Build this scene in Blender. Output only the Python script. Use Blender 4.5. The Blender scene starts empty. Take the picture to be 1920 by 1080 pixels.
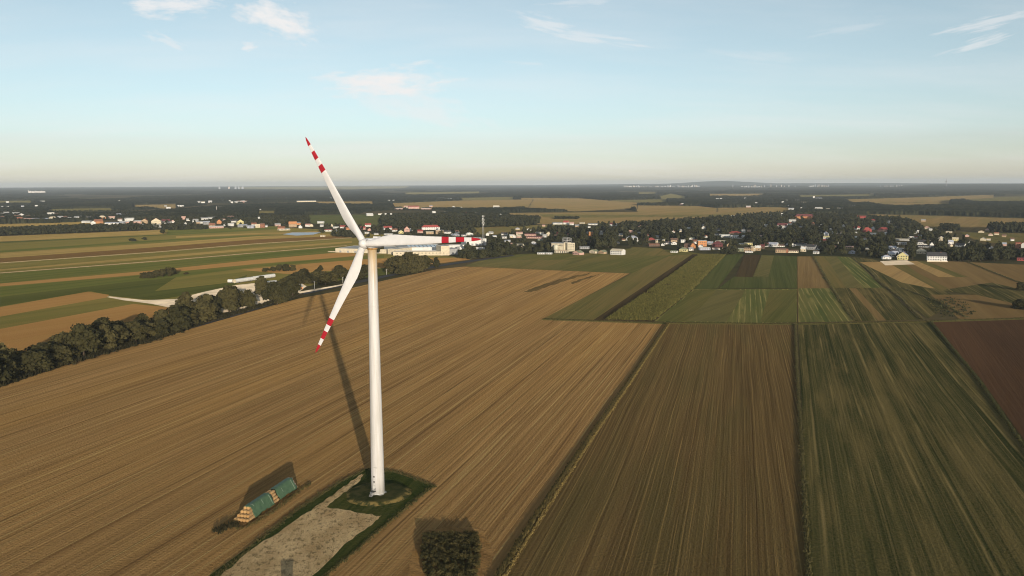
import bpy, math, random
import numpy as np
from math import radians, sin, cos, tan, pi, atan, atan2, hypot, degrees
random.seed(7); rng = np.random.default_rng(7)
SC = bpy.context.scene
COL = SC.collection

# ------------------------------------------------------------------ camera
F = 1600.0; CAMH = 117.0
PITCH = atan((540 - 344) / F); ROLL = radians(0.256)
FWD = np.array([0, cos(PITCH), -sin(PITCH)]); UP0 = np.array([0, sin(PITCH), cos(PITCH)]); R0 = np.array([1., 0, 0])
RGT = R0 * cos(ROLL) - UP0 * sin(ROLL); UPV = UP0 * cos(ROLL) + R0 * sin(ROLL)
CPOS = np.array([0, 0, CAMH])
cam = bpy.data.cameras.new('camera'); camo = bpy.data.objects.new('camera', cam); COL.objects.link(camo)
cam.sensor_width = 36; cam.lens = 36 * F / 1920; cam.clip_start = 1; cam.clip_end = 120000
from mathutils import Matrix, Vector
camo.matrix_world = Matrix(((RGT[0], UPV[0], -FWD[0], 0), (RGT[1], UPV[1], -FWD[1], 0), (RGT[2], UPV[2], -FWD[2], CAMH), (0, 0, 0, 1)))
SC.camera = camo

# ------------------------------------------------------------------ light
SUN_EL = radians(7.6); SHADOW_AZ = radians(-14.5)          # shadows run towards this azimuth (from +Y, clockwise)
SUN_AZ = SHADOW_AZ + pi
SUN_DIR = Vector((sin(SUN_AZ) * cos(SUN_EL), cos(SUN_AZ) * cos(SUN_EL), sin(SUN_EL)))
sl = bpy.data.lights.new('sun', 'SUN'); sl.energy = 2.8; sl.angle = radians(0.5); sl.color = (1.0, 0.88, 0.72)
so = bpy.data.objects.new('sun', sl); COL.objects.link(so)
so.rotation_euler = SUN_DIR.to_track_quat('Z', 'Y').to_euler(); so.location = (60, -200, 300)
SC.view_settings.view_transform = 'Standard'; SC.view_settings.look = 'None'
SC.view_settings.gamma = 1; SC.view_settings.use_curve_mapping = False
SC.view_settings.exposure = 0.75
SC.cycles.filter_width = 1.05; SC.cycles.volume_bounces = 1; SC.cycles.max_bounces = 5; SC.cycles.diffuse_bounces = 2; SC.cycles.glossy_bounces = 2
SC.cycles.transparent_max_bounces = 4
SKY_STRENGTH = 0.099

def g(px, py, z=0.0):
    """ground (or height z) point seen where the photograph has pixel px, py: the survey of the place"""
    d = FWD + RGT * ((px - 960) / F) + UPV * ((540 - py) / F)
    t = (z - CAMH) / d[2]
    return CPOS + d * t
def pj(P):
    v = np.asarray(P, float) - CPOS
    d = v @ FWD
    return 960 + F * (v @ RGT) / d, 540 - F * (v @ UPV) / d
def ray(px, py):
    d = FWD + RGT * ((px - 960) / F) + UPV * ((540 - py) / F)
    return d / np.linalg.norm(d)
def dist(px, py):
    p = g(px, py); return hypot(p[0], p[1])

class NT:
    """small node helper"""
    def __init__(s, tree): s.t = tree; s.n = tree.nodes; s.l = tree.links
    def add(s, typ, **kw):
        nd = s.n.new(typ)
        for k, v in kw.items():
            if k.startswith('i_'):
                key = k[2:]; key = int(key) if key.isdigit() else key.replace('_', ' ')
                s.put(nd.inputs[key], v)
            else: setattr(nd, k, v)
        return nd
    def put(s, sock, v):
        if isinstance(v, bpy.types.NodeSocket): s.l.new(v, sock)
        else: sock.default_value = v
    def math(s, op, a, b=0.0, c=0.0, clamp=False):
        nd = s.n.new('ShaderNodeMath'); nd.operation = op; nd.use_clamp = clamp
        s.put(nd.inputs[0], a); s.put(nd.inputs[1], b); s.put(nd.inputs[2], c)
        return nd.outputs[0]
    def mixc(s, f, a, b, blend='MIX'):
        nd = s.n.new('ShaderNodeMix'); nd.data_type = 'RGBA'; nd.blend_type = blend
        s.put(nd.inputs[0], f)
        for sock, v in ((nd.inputs[6], a), (nd.inputs[7], b)):
            if not isinstance(v, bpy.types.NodeSocket) and len(v) == 3: v = (*v, 1)
            s.put(sock, v)
        return nd.outputs[2]
    def mapr(s, v, a, b, c=0.0, d=1.0, smooth=True):
        nd = s.n.new('ShaderNodeMapRange'); nd.interpolation_type = 'SMOOTHSTEP' if smooth else 'LINEAR'
        s.put(nd.inputs[0], v); nd.inputs[1].default_value = a; nd.inputs[2].default_value = b
        nd.inputs[3].default_value = c; nd.inputs[4].default_value = d
        return nd.outputs[0]
    def noise(s, vec, scale, detail=2.0, rough=0.5):
        nd = s.n.new('ShaderNodeTexNoise'); s.put(nd.inputs['Vector'], vec)
        nd.inputs['Scale'].default_value = scale; nd.inputs['Detail'].default_value = detail; nd.inputs['Roughness'].default_value = rough
        return nd.outputs[0]
    def mapping(s, vec, loc=(0, 0, 0), rot=(0, 0, 0), sc=(1, 1, 1)):
        nd = s.n.new('ShaderNodeMapping'); s.put(nd.inputs[0], vec)
        nd.inputs[1].default_value = loc; nd.inputs[2].default_value = rot; nd.inputs[3].default_value = sc
        return nd.outputs[0]
    def vdot(s, a, b):
        nd = s.n.new('ShaderNodeVectorMath'); nd.operation = 'DOT_PRODUCT'; s.put(nd.inputs[0], a); s.put(nd.inputs[1], b)
        return nd.outputs['Value']

# ------------------------------------------------------------------ world sky
W = bpy.data.worlds.new('World'); SC.world = W; W.use_nodes = True
wn = NT(W.node_tree); W.node_tree.nodes.clear()
sky = wn.add('ShaderNodeTexSky', sky_type='NISHITA', sun_disc=False, sun_elevation=SUN_EL, sun_rotation=SUN_AZ, altitude=200, air_density=0.7, dust_density=0.55, ozone_density=2.0)
gen = wn.add('ShaderNodeTexCoord').outputs['Generated']
skyc = sky.outputs[0]
hs = wn.add('ShaderNodeHueSaturation'); wn.put(hs.inputs['Color'], skyc); hs.inputs['Hue'].default_value = 0.472; hs.inputs['Saturation'].default_value = 0.70; hs.inputs['Value'].default_value = 1.0
skyc = wn.mixc(1.0, hs.outputs[0], (1.04, 0.95, 0.91), 'MULTIPLY')
def cloud(mask_prev, px, py, wpx, hpx, tilt, dens, nscale, stretch, seed):
    c = ray(px, py); a = np.cross(c, (0, 0, 1)); a /= np.linalg.norm(a); b = np.cross(a, c)
    t = radians(tilt); a2 = a * cos(t) + b * sin(t); b2 = -a * sin(t) + b * cos(t)
    u = wn.math('MULTIPLY', wn.vdot(gen, tuple(a2)), F / wpx); v = wn.math('MULTIPLY', wn.vdot(gen, tuple(b2)), F / hpx)
    u0 = float(c @ a2) * F / wpx; v0 = float(c @ b2) * F / hpx
    u = wn.math('SUBTRACT', u, u0); v = wn.math('SUBTRACT', v, v0)
    cb = wn.add('ShaderNodeCombineXYZ'); wn.put(cb.inputs[0], u); wn.put(cb.inputs[1], v); cb.inputs[2].default_value = seed
    cv = cb.outputs[0]
    n = wn.noise(wn.mapping(cv, sc=(nscale, nscale * stretch, 1)), 1.0, 5.0, 0.6)
    n2 = wn.noise(wn.mapping(cv, loc=(5, 3, 1), sc=(nscale * 2.5, nscale * 2.5 * stretch, 1)), 1.0, 4.0, 0.6)
    r2 = wn.math('ADD', wn.math('MULTIPLY', u, u), wn.math('MULTIPLY', v, v))
    fwd = wn.mapr(wn.vdot(gen, tuple(c)), 0.6, 0.8)
    env = wn.math('SUBTRACT', 1.0, wn.math('SQRT', r2))
    val = wn.math('ADD', wn.math('MULTIPLY', env, 0.75), wn.math('ADD', wn.math('MULTIPLY', wn.math('SUBTRACT', n, 0.5), 1.5), wn.math('MULTIPLY', wn.math('SUBTRACT', n2, 0.5), 0.95)))
    m = wn.math('MULTIPLY', wn.math('MULTIPLY', wn.mapr(val, 0.12, 0.75), dens), wn.mapr(env, 0.0, 0.25))
    m = wn.math('MULTIPLY', m, fwd)
    return m if mask_prev is None else wn.math('MAXIMUM', mask_prev, m)
m = None
for args in [(518, 38, 115, 52, -14, 0.95, 1.3, 1.0, 1), (325, 5, 110, 34, 3, 0.8, 1.5, 1.0, 2), (318, 80, 60, 18, -20, 0.5, 1.4, 1.0, 3),
             (468, 88, 34, 14, 4, 0.7, 1.2, 1.0, 4), (725, 150, 180, 44, 3, 1.0, 1.4, 0.9, 5), (800, 205, 190, 55, -14, 0.5, 1.3, 1.0, 6),
             (1030, 48, 110, 26, -14, 0.55, 1.2, 1.5, 7), (1115, 74, 150, 22, -8, 0.5, 1.2, 1.5, 8), (1080, 4, 110, 16, 0, 0.35, 1.4, 1.0, 9),
             (990, 119, 70, 8, -4, 0.3, 1.4, 1.0, 10), (1870, 40, 120, 16, 9, 0.5, 1.2, 1.2, 11), (1830, 82, 90, 14, 16, 0.5, 1.2, 1.2, 12),
             (1600, 55, 140, 20, 6, 0.25, 1.2, 1.2, 13), (1420, 110, 160, 22, -10, 0.25, 1.2, 1.2, 14), (330, 245, 380, 22, -7, 0.2, 1.5, 1.0, 15),
             (1500, 200, 330, 14, 0, 0.18, 1.5, 1.0, 16), (1780, 140, 200, 24, 4, 0.2, 1.4, 1.0, 17)]:
    m = cloud(m, *args)
# thin high cloud all over the rest of the sky
sp = wn.add('ShaderNodeSeparateXYZ'); wn.put(sp.inputs[0], gen)
zc = wn.math('ADD', wn.math('MAXIMUM', sp.outputs[2], 0.0), 0.12)
cb = wn.add('ShaderNodeCombineXYZ'); wn.put(cb.inputs[0], wn.math('DIVIDE', sp.outputs[0], zc)); wn.put(cb.inputs[1], wn.math('DIVIDE', sp.outputs[1], zc))
thin = wn.mapr(wn.noise(wn.mapping(cb.outputs[0], sc=(0.5, 1.1, 1)), 1.0, 6.0, 0.6), 0.35, 0.85, 0.04, 0.42)
m = wn.math('MAXIMUM', m, thin)
SKYMIX = wn.mixc(m, skyc, (5.4, 5.3, 5.25))
bg = wn.add('ShaderNodeBackground'); wn.put(bg.inputs[0], SKYMIX); bg.inputs[1].default_value = SKY_STRENGTH
out = wn.add('ShaderNodeOutputWorld'); wn.l.new(bg.outputs[0], out.inputs[0])

# ------------------------------------------------------------------ object helpers
def tag(o, label=None, cat=None, group=None, kind=None):
    if label: o['label'] = label
    if cat: o['category'] = cat
    if group: o['group'] = group
    if kind: o['kind'] = kind
    return o
def link(name, me, parent=None, loc=None, rz=None):
    o = bpy.data.objects.new(name, me); COL.objects.link(o)
    if parent: o.parent = parent
    if loc is not None: o.location = loc
    if rz is not None: o.rotation_euler = (0, 0, rz)
    return o
def empty(name, loc=(0, 0, 0), rz=0.0):
    o = link(name, None, loc=loc, rz=rz); o.empty_display_size = 1; return o
def npmesh(name, V, Fq, mats, tri=False, attr=None, smooth=False, midx=None):
    """mesh from numpy arrays; Fq (n,k) faces of equal size k"""
    V = np.asarray(V, np.float32); Fq = np.asarray(Fq, np.int32); k = Fq.shape[1]; n = len(Fq)
    me = bpy.data.meshes.new(name)
    me.vertices.add(len(V)); me.vertices.foreach_set('co', V.ravel())
    me.loops.add(n * k); me.loops.foreach_set('vertex_index', Fq.ravel())
    me.polygons.add(n); me.polygons.foreach_set('loop_start', np.arange(0, n * k, k, dtype=np.int32))
    if midx is not None: me.polygons.foreach_set('material_index', np.asarray(midx, np.int32))
    me.update(calc_edges=True)
    for mm in (mats if isinstance(mats, (list, tuple)) else [mats]): me.materials.append(mm)
    if attr is not None:
        a = me.attributes.new('tone', 'FLOAT', 'POINT'); a.data.foreach_set('value', np.asarray(attr, np.float32))
    if smooth: me.polygons.foreach_set('use_smooth', np.ones(n, bool))
    return me
class MB:
    """collects faces and links them as one mesh object"""
    def __init__(s): s.v = []; s.f = []; s.m = []; s.sm = []
    def face(s, pts, mi=0, sm=False):
        b = len(s.v); s.v += [tuple(p) for p in pts]; s.f.append(tuple(range(b, b + len(pts)))); s.m.append(mi); s.sm.append(sm)
    def box(s, x0, x1, y0, y1, z0, z1, mi=0):
        b = len(s.v)
        s.v += [(x0, y0, z0), (x1, y0, z0), (x1, y1, z0), (x0, y1, z0), (x0, y0, z1), (x1, y0, z1), (x1, y1, z1), (x0, y1, z1)]
        for f in ((0, 3, 2, 1), (4, 5, 6, 7), (0, 1, 5, 4), (1, 2, 6, 5), (2, 3, 7, 6), (3, 0, 4, 7)):
            s.f.append(tuple(b + i for i in f)); s.m.append(mi); s.sm.append(False)
    def lathe(s, prof, n=24, c=(0, 0, 0), mi=0, sm=True, cap=True, axis='z'):
        b = len(s.v)
        for r, z in prof:
            for i in range(n):
                a = 2 * pi * i / n
                p = (r * cos(a), r * sin(a), z)
                if axis == 'y': p = (p[0], p[2], p[1])
                if axis == 'x': p = (p[2], p[0], p[1])
                s.v.append((c[0] + p[0], c[1] + p[1], c[2] + p[2]))
        for j in range(len(prof) - 1):
            for i in range(n):
                k = (i + 1) % n
                f = (b + j * n + i, b + j * n + k, b + (j + 1) * n + k, b + (j + 1) * n + i)
                s.f.append(f if axis != 'y' else f[::-1]); s.m.append(mi); s.sm.append(sm)
        if cap:
            top = tuple(b + (len(prof) - 1) * n + i for i in range(n)); bot = tuple(b + n - 1 - i for i in range(n))
            s.f += [top if axis != 'y' else top[::-1], bot if axis != 'y' else bot[::-1]]; s.m += [mi, mi]; s.sm += [False, False]
    def tube(s, pts, r, n=6, mi=0):
        pts = [Vector(p) for p in pts]; rs = r if isinstance(r, (list, tuple)) else [r] * len(pts); b = len(s.v)
        for i, p in enumerate(pts):
            t = (pts[min(i + 1, len(pts) - 1)] - pts[max(i - 1, 0)]).normalized()
            u = t.cross(Vector((0, 0, 1)) if abs(t.z) < .95 else Vector((1, 0, 0))).normalized(); w = t.cross(u)
            for k in range(n):
                a = 2 * pi * k / n; s.v.append(tuple(p + (u * cos(a) + w * sin(a)) * rs[i]))
        for i in range(len(pts) - 1):
            for k in range(n):
                q = (k + 1) % n
                s.f.append((b + i * n + k, b + i * n + q, b + (i + 1) * n + q, b + (i + 1) * n + k)); s.m.append(mi); s.sm.append(True)
        s.f += [tuple(b + k for k in range(n)), tuple(b + (len(pts) - 1) * n + n - 1 - k for k in range(n))]; s.m += [mi, mi]; s.sm += [False, False]
    def mesh(s, name, mats):
        me = bpy.data.meshes.new(name); me.from_pydata(s.v, [], s.f)
        for mm in (mats if isinstance(mats, (list, tuple)) else [mats]): me.materials.append(mm)
        me.polygons.foreach_set('material_index', s.m); me.polygons.foreach_set('use_smooth', s.sm)
        import bmesh
        bm = bmesh.new(); bm.from_mesh(me); bmesh.ops.recalc_face_normals(bm, faces=bm.faces); bm.to_mesh(me); bm.free()
        return me
    def build(s, name, mats, parent=None, loc=None, rz=None): return link(name, s.mesh(name, mats), parent, loc, rz)

# ------------------------------------------------------------------ materials
def newmat(name):
    mt = bpy.data.materials.new(name); mt.use_nodes = True; nt = NT(mt.node_tree)
    b = mt.node_tree.nodes['Principled BSDF']; b.inputs['Roughness'].default_value = 0.85; b.inputs['Specular IOR Level'].default_value = 0.2
    return mt, nt, b
def plain(name, col, rough=0.8, var=0.15, scale=0.4, spec=0.2):
    mt, nt, b = newmat(name)
    co = nt.add('ShaderNodeTexCoord').outputs['Object']
    n = nt.noise(co, scale, 4.0, 0.6)
    f = nt.mapr(n, 0.3, 0.7)
    nt.put(b.inputs['Base Color'], nt.mixc(f, tuple(c * (1 - var) for c in col), tuple(min(1, c * (1 + var)) for c in col)))
    b.inputs['Roughness'].default_value = rough; b.inputs['Specular IOR Level'].default_value = spec
    if rough >= 1.0:
        b.inputs['Diffuse Roughness'].default_value = 1.0
        bp = nt.add('ShaderNodeBump'); bp.inputs['Strength'].default_value = 0.8; bp.inputs['Distance'].default_value = 0.6
        nt.put(bp.inputs['Height'], nt.noise(co, 0.9, 4.0, .7)); nt.l.new(bp.outputs[0], b.inputs['Normal'])
    return mt
def field_mat(name, c1, c2, az, c3=None, streaks=((14, 1.0), (4.0, 0.9), (1.3, 0.7)), patch=90, patchf=0.5, line=None, linec=None, grain=0.22, dirt=None, bump=1.0, contrast=1.0):
    """rows run along azimuth az (degrees). streak widths in metres with their weights"""
    K = lambda c: tuple(min(0.47, a * q) for a, q in zip(c, (1.22, 1.19, 0.92)))
    c1, c2 = K(c1), K(c2); c3 = K(c3) if c3 else None; line = [(p_, w_, K(c_), f_, o_) for p_, w_, c_, f_, o_ in line] if line else None
    mt, nt, b = newmat(name)
    co = nt.add('ShaderNodeTexCoord').outputs['Object']
    r = nt.mapping(co, rot=(0, 0, radians(az)))                 # x across the rows, y along them
    warp = nt.noise(nt.mapping(co, sc=(1 / 160, 1 / 160, 1)), 1.0, 2.0)
    sep = nt.add('ShaderNodeSeparateXYZ'); nt.put(sep.inputs[0], r)
    x = nt.math('ADD', sep.outputs[0], nt.math('MULTIPLY', nt.math('SUBTRACT', warp, 0.5), 3.0))
    def xy(sx, sy, off=0.0):
        cbn = nt.add('ShaderNodeCombineXYZ'); nt.put(cbn.inputs[0], nt.math('MULTIPLY', x, 1 / sx)); nt.put(cbn.inputs[1], nt.math('MULTIPLY', sep.outputs[1], 1 / sy)); cbn.inputs[2].default_value = off
        return cbn.outputs[0]
    tot = 0; acc = None
    for i, (w, wt) in enumerate(streaks):
        n = nt.math('MULTIPLY', nt.math('SUBTRACT', nt.noise(xy(w, 60 + w * 90, i * 3.1), 1.0, 2.0, 0.5), 0.5), wt * 2.4 * contrast)
        acc = n if acc is None else nt.math('ADD', acc, n); tot += wt
    pn = nt.noise(xy(patch * 0.26, patch * 2.6, 5.5), 1.0, 4.0, 0.55)
    gn = nt.noise(co, 1 / 1.1, 3.0, 0.7)
    acc = nt.math('ADD', nt.math('MULTIPLY', acc, 1 / tot * 1.5), nt.math('MULTIPLY', nt.math('SUBTRACT', gn, 0.5), grain * 2))
    f = nt.math('ADD', 0.5, nt.math('MULTIPLY', acc, 0.5))
    f = nt.mapr(f, 0.2, 0.8, smooth=False)
    col = nt.mixc(f, c1, c2)
    if c3 is not None:
        pf = nt.mapr(nt.math('ADD', pn, nt.math('MULTIPLY', acc, 0.12)), 0.42, 0.68)
        col = nt.mixc(nt.math('MULTIPLY', pf, patchf), col, c3)
    if line:
        for per, wid, lc, lf, off in line:
            fr = nt.math('FRACT', nt.math('ADD', nt.math('DIVIDE', x, per), off))
            d = nt.math('ABSOLUTE', nt.math('SUBTRACT', fr, 0.5))
            lm = nt.mapr(d, 0.0, wid / per, 1.0, 0.0)
            lm = nt.math('MULTIPLY', lm, nt.mapr(nt.noise(xy(per * 0.45, 90, 9.0 + off), 1.0, 3.0, 0.6), 0.4, 0.62))
            col = nt.mixc(nt.math('MULTIPLY', lm, lf), col, lc)
    nt.put(b.inputs['Base Color'], col)
    if bump:
        bp = nt.add('ShaderNodeBump'); bp.inputs['Strength'].default_value = bump; bp.inputs['Distance'].default_value = 0.9
        nt.put(bp.inputs['Height'], nt.math('ADD', nt.math('MULTIPLY', f, 0.5), gn)); nt.l.new(bp.outputs[0], b.inputs['Normal'])
    b.inputs['Roughness'].default_value = 1.0; b.inputs['Specular IOR Level'].default_value = 0.0; b.inputs['Diffuse Roughness'].default_value = 1.0
    return mt
def leaf_mat(name, dark, light, use_attr=False, spread=1.0):
    mt, nt, b = newmat(name)
    if use_attr:
        t = nt.add('ShaderNodeAttribute', attribute_name='tone').outputs['Fac']
    else:
        t = nt.add('ShaderNodeObjectInfo').outputs['Random']
    geo = nt.add('ShaderNodeNewGeometry')
    n = nt.noise(geo.outputs['Position'], 0.55, 2.0, 0.6)
    f = nt.math('ADD', nt.math('MULTIPLY', t, 0.65 * spread), nt.math('MULTIPLY', nt.math('SUBTRACT', n, 0.3), 0.7), clamp=True)
    nt.put(b.inputs['Base Color'], nt.mixc(f, dark, light)); b.inputs['Roughness'].default_value = 0.9; b.inputs['Specular IOR Level'].default_value = 0.08
    return mt

# ------------------------------------------------------------------ ground and fields
GM, nt, b = newmat('meadow_ground')
co = nt.add('ShaderNodeTexCoord').outputs['Object']
n1 = nt.noise(co, 1 / 120, 6.0, 0.6); n2 = nt.noise(co, 1 / 700, 3.0, 0.5)
c = nt.mixc(nt.mapr(n1, 0.35, 0.65), (0.055, 0.055, 0.022), (0.11, 0.09, 0.04)); c = nt.mixc(nt.mapr(n2, 0.45, 0.6), c, (0.15, 0.11, 0.05))
nt.put(b.inputs['Base Color'], c); b.inputs['Roughness'].default_value = 1; b.inputs['Specular IOR Level'].default_value = 0
mb = MB(); N = 64; ring = [0.0, 600, 3000, 12000, 43000]
V = [(0, 0, 0)]
for r_ in ring[1:]:
    V += [(r_ * sin(2 * pi * i / N), r_ * cos(2 * pi * i / N), 0) for i in range(N)]
Fc = [(0, 1 + (i + 1) % N, 1 + i) for i in range(N)]
me = bpy.data.meshes.new('ground')
for k in range(3):
    for i in range(N): Fc.append((1 + k * N + i, 1 + k * N + (i + 1) % N, 1 + (k + 1) * N + (i + 1) % N, 1 + (k + 1) * N + i))
me.from_pydata(V, [], Fc); me.materials.append(GM)
tag(link('ground', me), 'dark grassy ground lying under the fields and the village', None, None, 'structure')

LIFT = [0.02]
def sheet(name, poly, mat, label, kind='structure', cat=None, px=True, step=0.005):
    LIFT[0] += step; z = LIFT[0]
    P = [g(*p)[:2] if px else p for p in poly]
    cx = float(np.mean([p[0] for p in P])); cy = float(np.mean([p[1] for p in P]))
    me = bpy.data.meshes.new(name); me.from_pydata([(p[0], p[1], z) for p in P], [], [tuple(range(len(P)))])
    me.materials.append(mat)
    if me.polygons[0].normal.z < 0: me.flip_normals()
    return tag(link(name, me), label, cat, None, kind)
# colours are base colours of straw, soil and leaf
AZ = 16.3
gold_d, gold_l, gold_p = (0.138, 0.079, 0.038), (0.305, 0.188, 0.094), (0.27, 0.145, 0.055)
M_stub = field_mat('stubble_golden', gold_d, gold_l, AZ, (0.31, 0.18, 0.07), streaks=((8, .8), (2.6, 1.1), (1.1, 1.4)), patch=190, patchf=0.4, contrast=1.05,
                   line=[(1.45, 0.34, (0.40, 0.28, 0.14), 0.4, 0.0), (5.3, 0.35, (0.44, 0.32, 0.17), 0.6, 0.1), (17, 0.8, (0.085, 0.048, 0.024), 0.75, 0.4), (4.1, 0.3, (0.11, 0.062, 0.03), 0.6, 0.7), (41, 1.1, (0.40, 0.28, 0.14), 0.55, 0.25)])
M_till = field_mat('stubble_brown', (0.062, 0.041, 0.021), (0.148, 0.1, 0.05), AZ - 1.5, (0.075, 0.064, 0.03), streaks=((18, .8), (3.2, .9), (1.2, 1.5)), patch=90, patchf=0.6, contrast=1.0,
                   line=[(1.6, 0.36, (0.20, 0.145, 0.075), 0.45, 0.0), (4.6, 0.3, (0.25, 0.165, 0.08), 0.5, 0.3), (13, 0.6, (0.045, 0.026, 0.015), 0.6, 0.8), (7.3, .35, (0.22, 0.15, 0.07), .5, .55)])
M_mixed = field_mat('stubble_weedy', (0.024, 0.031, 0.0135), (0.095, 0.084, 0.04), AZ + 1.5, (0.165, 0.125, 0.062), streaks=((15, 1.1), (4.0, 1.3), (1.2, 1.2)), patch=45, patchf=0.55, grain=0.7, contrast=1.25,
                    line=[(1.9, 0.4, (0.16, 0.125, 0.065), 0.4, 0.0), (12, 1.0, (0.25, 0.19, 0.1), 0.6, 0.2), (7.5, 0.6, (0.2, 0.155, 0.08), 0.5, 0.7), (31, 2.2, (0.03, 0.037, 0.016), 0.5, 0.6)])
M_plough = field_mat('ploughed_red', (0.052, 0.030, 0.021), (0.095, 0.052, 0.034), AZ + 6, (0.045, 0.027, 0.02), streaks=((20, 1.0), (2.5, .7), (1.0, .6)), patch=140, patchf=0.7)
M_olive = field_mat('fallow_olive', (0.072, 0.072, 0.03), (0.135, 0.112, 0.05), AZ, (0.15, 0.105, 0.05), patch=120, patchf=0.5)
M_green = field_mat('young_green', (0.042, 0.052, 0.021), (0.072, 0.082, 0.035), AZ, (0.092, 0.085, 0.038), patch=140, patchf=0.4)
M_gstripe = field_mat('striped_green', (0.05, 0.07, 0.025), (0.10, 0.105, 0.043), AZ - 1, (0.14, 0.12, 0.055), streaks=((9, 1.0), (4, 1.0), (1.5, .6)), patch=80, patchf=0.5,
                      line=[(5.0, 1.1, (0.30, 0.25, 0.12), 0.6, 0.2), (23, 5.0, (0.24, 0.2, 0.09), 0.5, 0.6)])
M_gol = field_mat('meadow_olive_green', (0.058, 0.064, 0.024), (0.105, 0.10, 0.04), AZ + 8, (0.13, 0.10, 0.045), patch=110, patchf=0.55)
M_soil_shade = field_mat('dark_soil_shade', (0.035, 0.026, 0.017), (0.065, 0.047, 0.028), AZ, None)  # bare soil colour, also used for the shade painted beside the maize
M_tan = field_mat('pale_stubble', (0.20, 0.135, 0.07), (0.34, 0.235, 0.12), AZ + 16, (0.26, 0.16, 0.08), patch=200)
M_btan = field_mat('brown_stubble', (0.125, 0.085, 0.045), (0.2, 0.135, 0.07), AZ + 3, (0.12, 0.075, 0.04), patch=100)
AZL = 31.0
M_ftan = field_mat('far_stubble', (0.14, 0.10, 0.052), (0.22, 0.155, 0.08), AZ + 16, (0.13, 0.11, 0.05), patch=160, patchf=.7)
M_folive = field_mat('far_meadow', (0.075, 0.072, 0.034), (0.12, 0.105, 0.05), AZ + 16, (0.14, 0.115, 0.055), patch=120)
L_orange = field_mat('strip_ochre', (0.22, 0.125, 0.05), (0.34, 0.205, 0.09), AZL, (0.25, 0.13, 0.055), patch=160)
L_tan = field_mat('strip_straw', (0.19, 0.135, 0.052), (0.30, 0.215, 0.095), AZL, (0.16, 0.12, 0.045), patch=120, streaks=((25, 1.2), (8, 1), (3, .6)))
L_olive = field_mat('strip_olive', (0.105, 0.092, 0.03), (0.185, 0.15, 0.055), AZL, (0.09, 0.095, 0.03), patch=120, streaks=((25, 1.2), (8, 1), (3, .6)))
L_green = field_mat('strip_green', (0.06, 0.075, 0.02), (0.11, 0.115, 0.036), AZL, (0.14, 0.12, 0.042), patch=140, streaks=((25, 1.2), (8, 1), (3, .6)))
L_dgreen = field_mat('strip_dark_green', (0.045, 0.055, 0.017), (0.08, 0.085, 0.028), AZL, (0.07, 0.075, 0.024), patch=140)
L_brown = field_mat('strip_brown', (0.095, 0.055, 0.024), (0.16, 0.095, 0.042), AZL, (0.13, 0.085, 0.035), patch=140)
M_grass = field_mat('verge_grass', (0.022, 0.035, 0.011), (0.048, 0.058, 0.02), AZ, (0.075, 0.07, 0.026), patch=14, patchf=0.5, grain=0.8, streaks=((6, .5), (2, .6)))
M_drygrass = field_mat('dry_grass', (0.13, 0.10, 0.04), (0.26, 0.185, 0.075), AZ, (0.09, 0.075, 0.03), patch=8, grain=0.9)
M_sand = plain('pale_sand', (0.56, 0.46, 0.33), 1.0, 0.2, 0.05, 0)
M_track = plain('earth_track', (0.30, 0.22, 0.12), 1.0, 0.25, 0.2, 0)
M_asph = plain('worn_asphalt', (0.075, 0.068, 0.06), 0.9, 0.2, 0.3, 0.1)

def rough_poly0(poly, amp, n=6):
    out = []
    for i in range(len(poly)):
        a = np.array(poly[i], float); q = np.array(poly[(i + 1) % len(poly)], float); d = q - a; nrm = np.array([-d[1], d[0]]) / (np.linalg.norm(d) + 1e-6)
        out += [tuple(a + d * k / n + nrm * random.uniform(-amp, amp) * (0.3 if k == 0 else 1)) for k in range(n)]
    return out
# --- fields behind the tree row, from the far side to the near side
def band(name, top, bot, mat, label): return sheet(name, list(top) + list(bot)[::-1], mat, label)
E_ = -70   # left of the frame
band('field', [(E_, 463), (0, 457), (310, 430), (500, 425), (640, 432), (720, 440)], [(E_, 720), (0, 690), (450, 560), (640, 525), (880, 484), (720, 470)], L_olive, 'broad olive strip farmland left of the village, under the narrower strips')
band('field', [(E_, 447), (0, 443), (305, 431)], [(E_, 460), (0, 453), (311, 439)], L_tan, 'straw coloured strip directly below the dark wood strip on the left')
band('field', [(E_, 462), (0, 456), (311, 441)], [(E_, 470), (0, 463), (250, 449), (350, 445)], L_olive, 'olive strip below the thin dark hedge on the far left')
band('field', [(315, 431), (400, 428), (520, 424)], [(312, 441), (400, 437), (520, 430)], L_green, 'green meadow strip in front of the left hamlet')
band('field', [(330, 443), (480, 437), (600, 433)], [(330, 446), (480, 440), (600, 437)], L_tan, 'narrow straw strip between two green strips below the hamlet')
band('field', [(E_, 476), (0, 470), (250, 452), (380, 446), (500, 440)], [(E_, 480), (0, 474), (290, 456), (480, 443), (520, 442)], L_green, 'green strip running from the left edge towards the hamlet')
band('field', [(E_, 480), (0, 474), (290, 456), (480, 443), (640, 438)], [(E_, 488), (0, 484), (300, 463), (480, 449), (650, 442)], L_tan, 'straw strip above the dark brown ploughed strip on the left')
band('field', [(E_, 490), (0, 484), (300, 463), (480, 449), (650, 442)], [(E_, 498), (0, 492), (300, 471), (480, 456), (660, 445)], L_brown, 'dark brown ploughed strip left of the turbine')
band('field', [(E_, 500), (0, 494), (300, 473), (480, 458), (660, 447)], [(E_, 518), (0, 511), (300, 488), (480, 473), (650, 459), (700, 456)], L_olive, 'wide olive strip between the two pale tracks')
band('field', [(0, 505), (300, 480), (480, 465), (660, 452)], [(0, 508), (300, 484), (480, 469), (660, 455)], L_tan, 'thin straw strip inside the wide olive strip')
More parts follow.
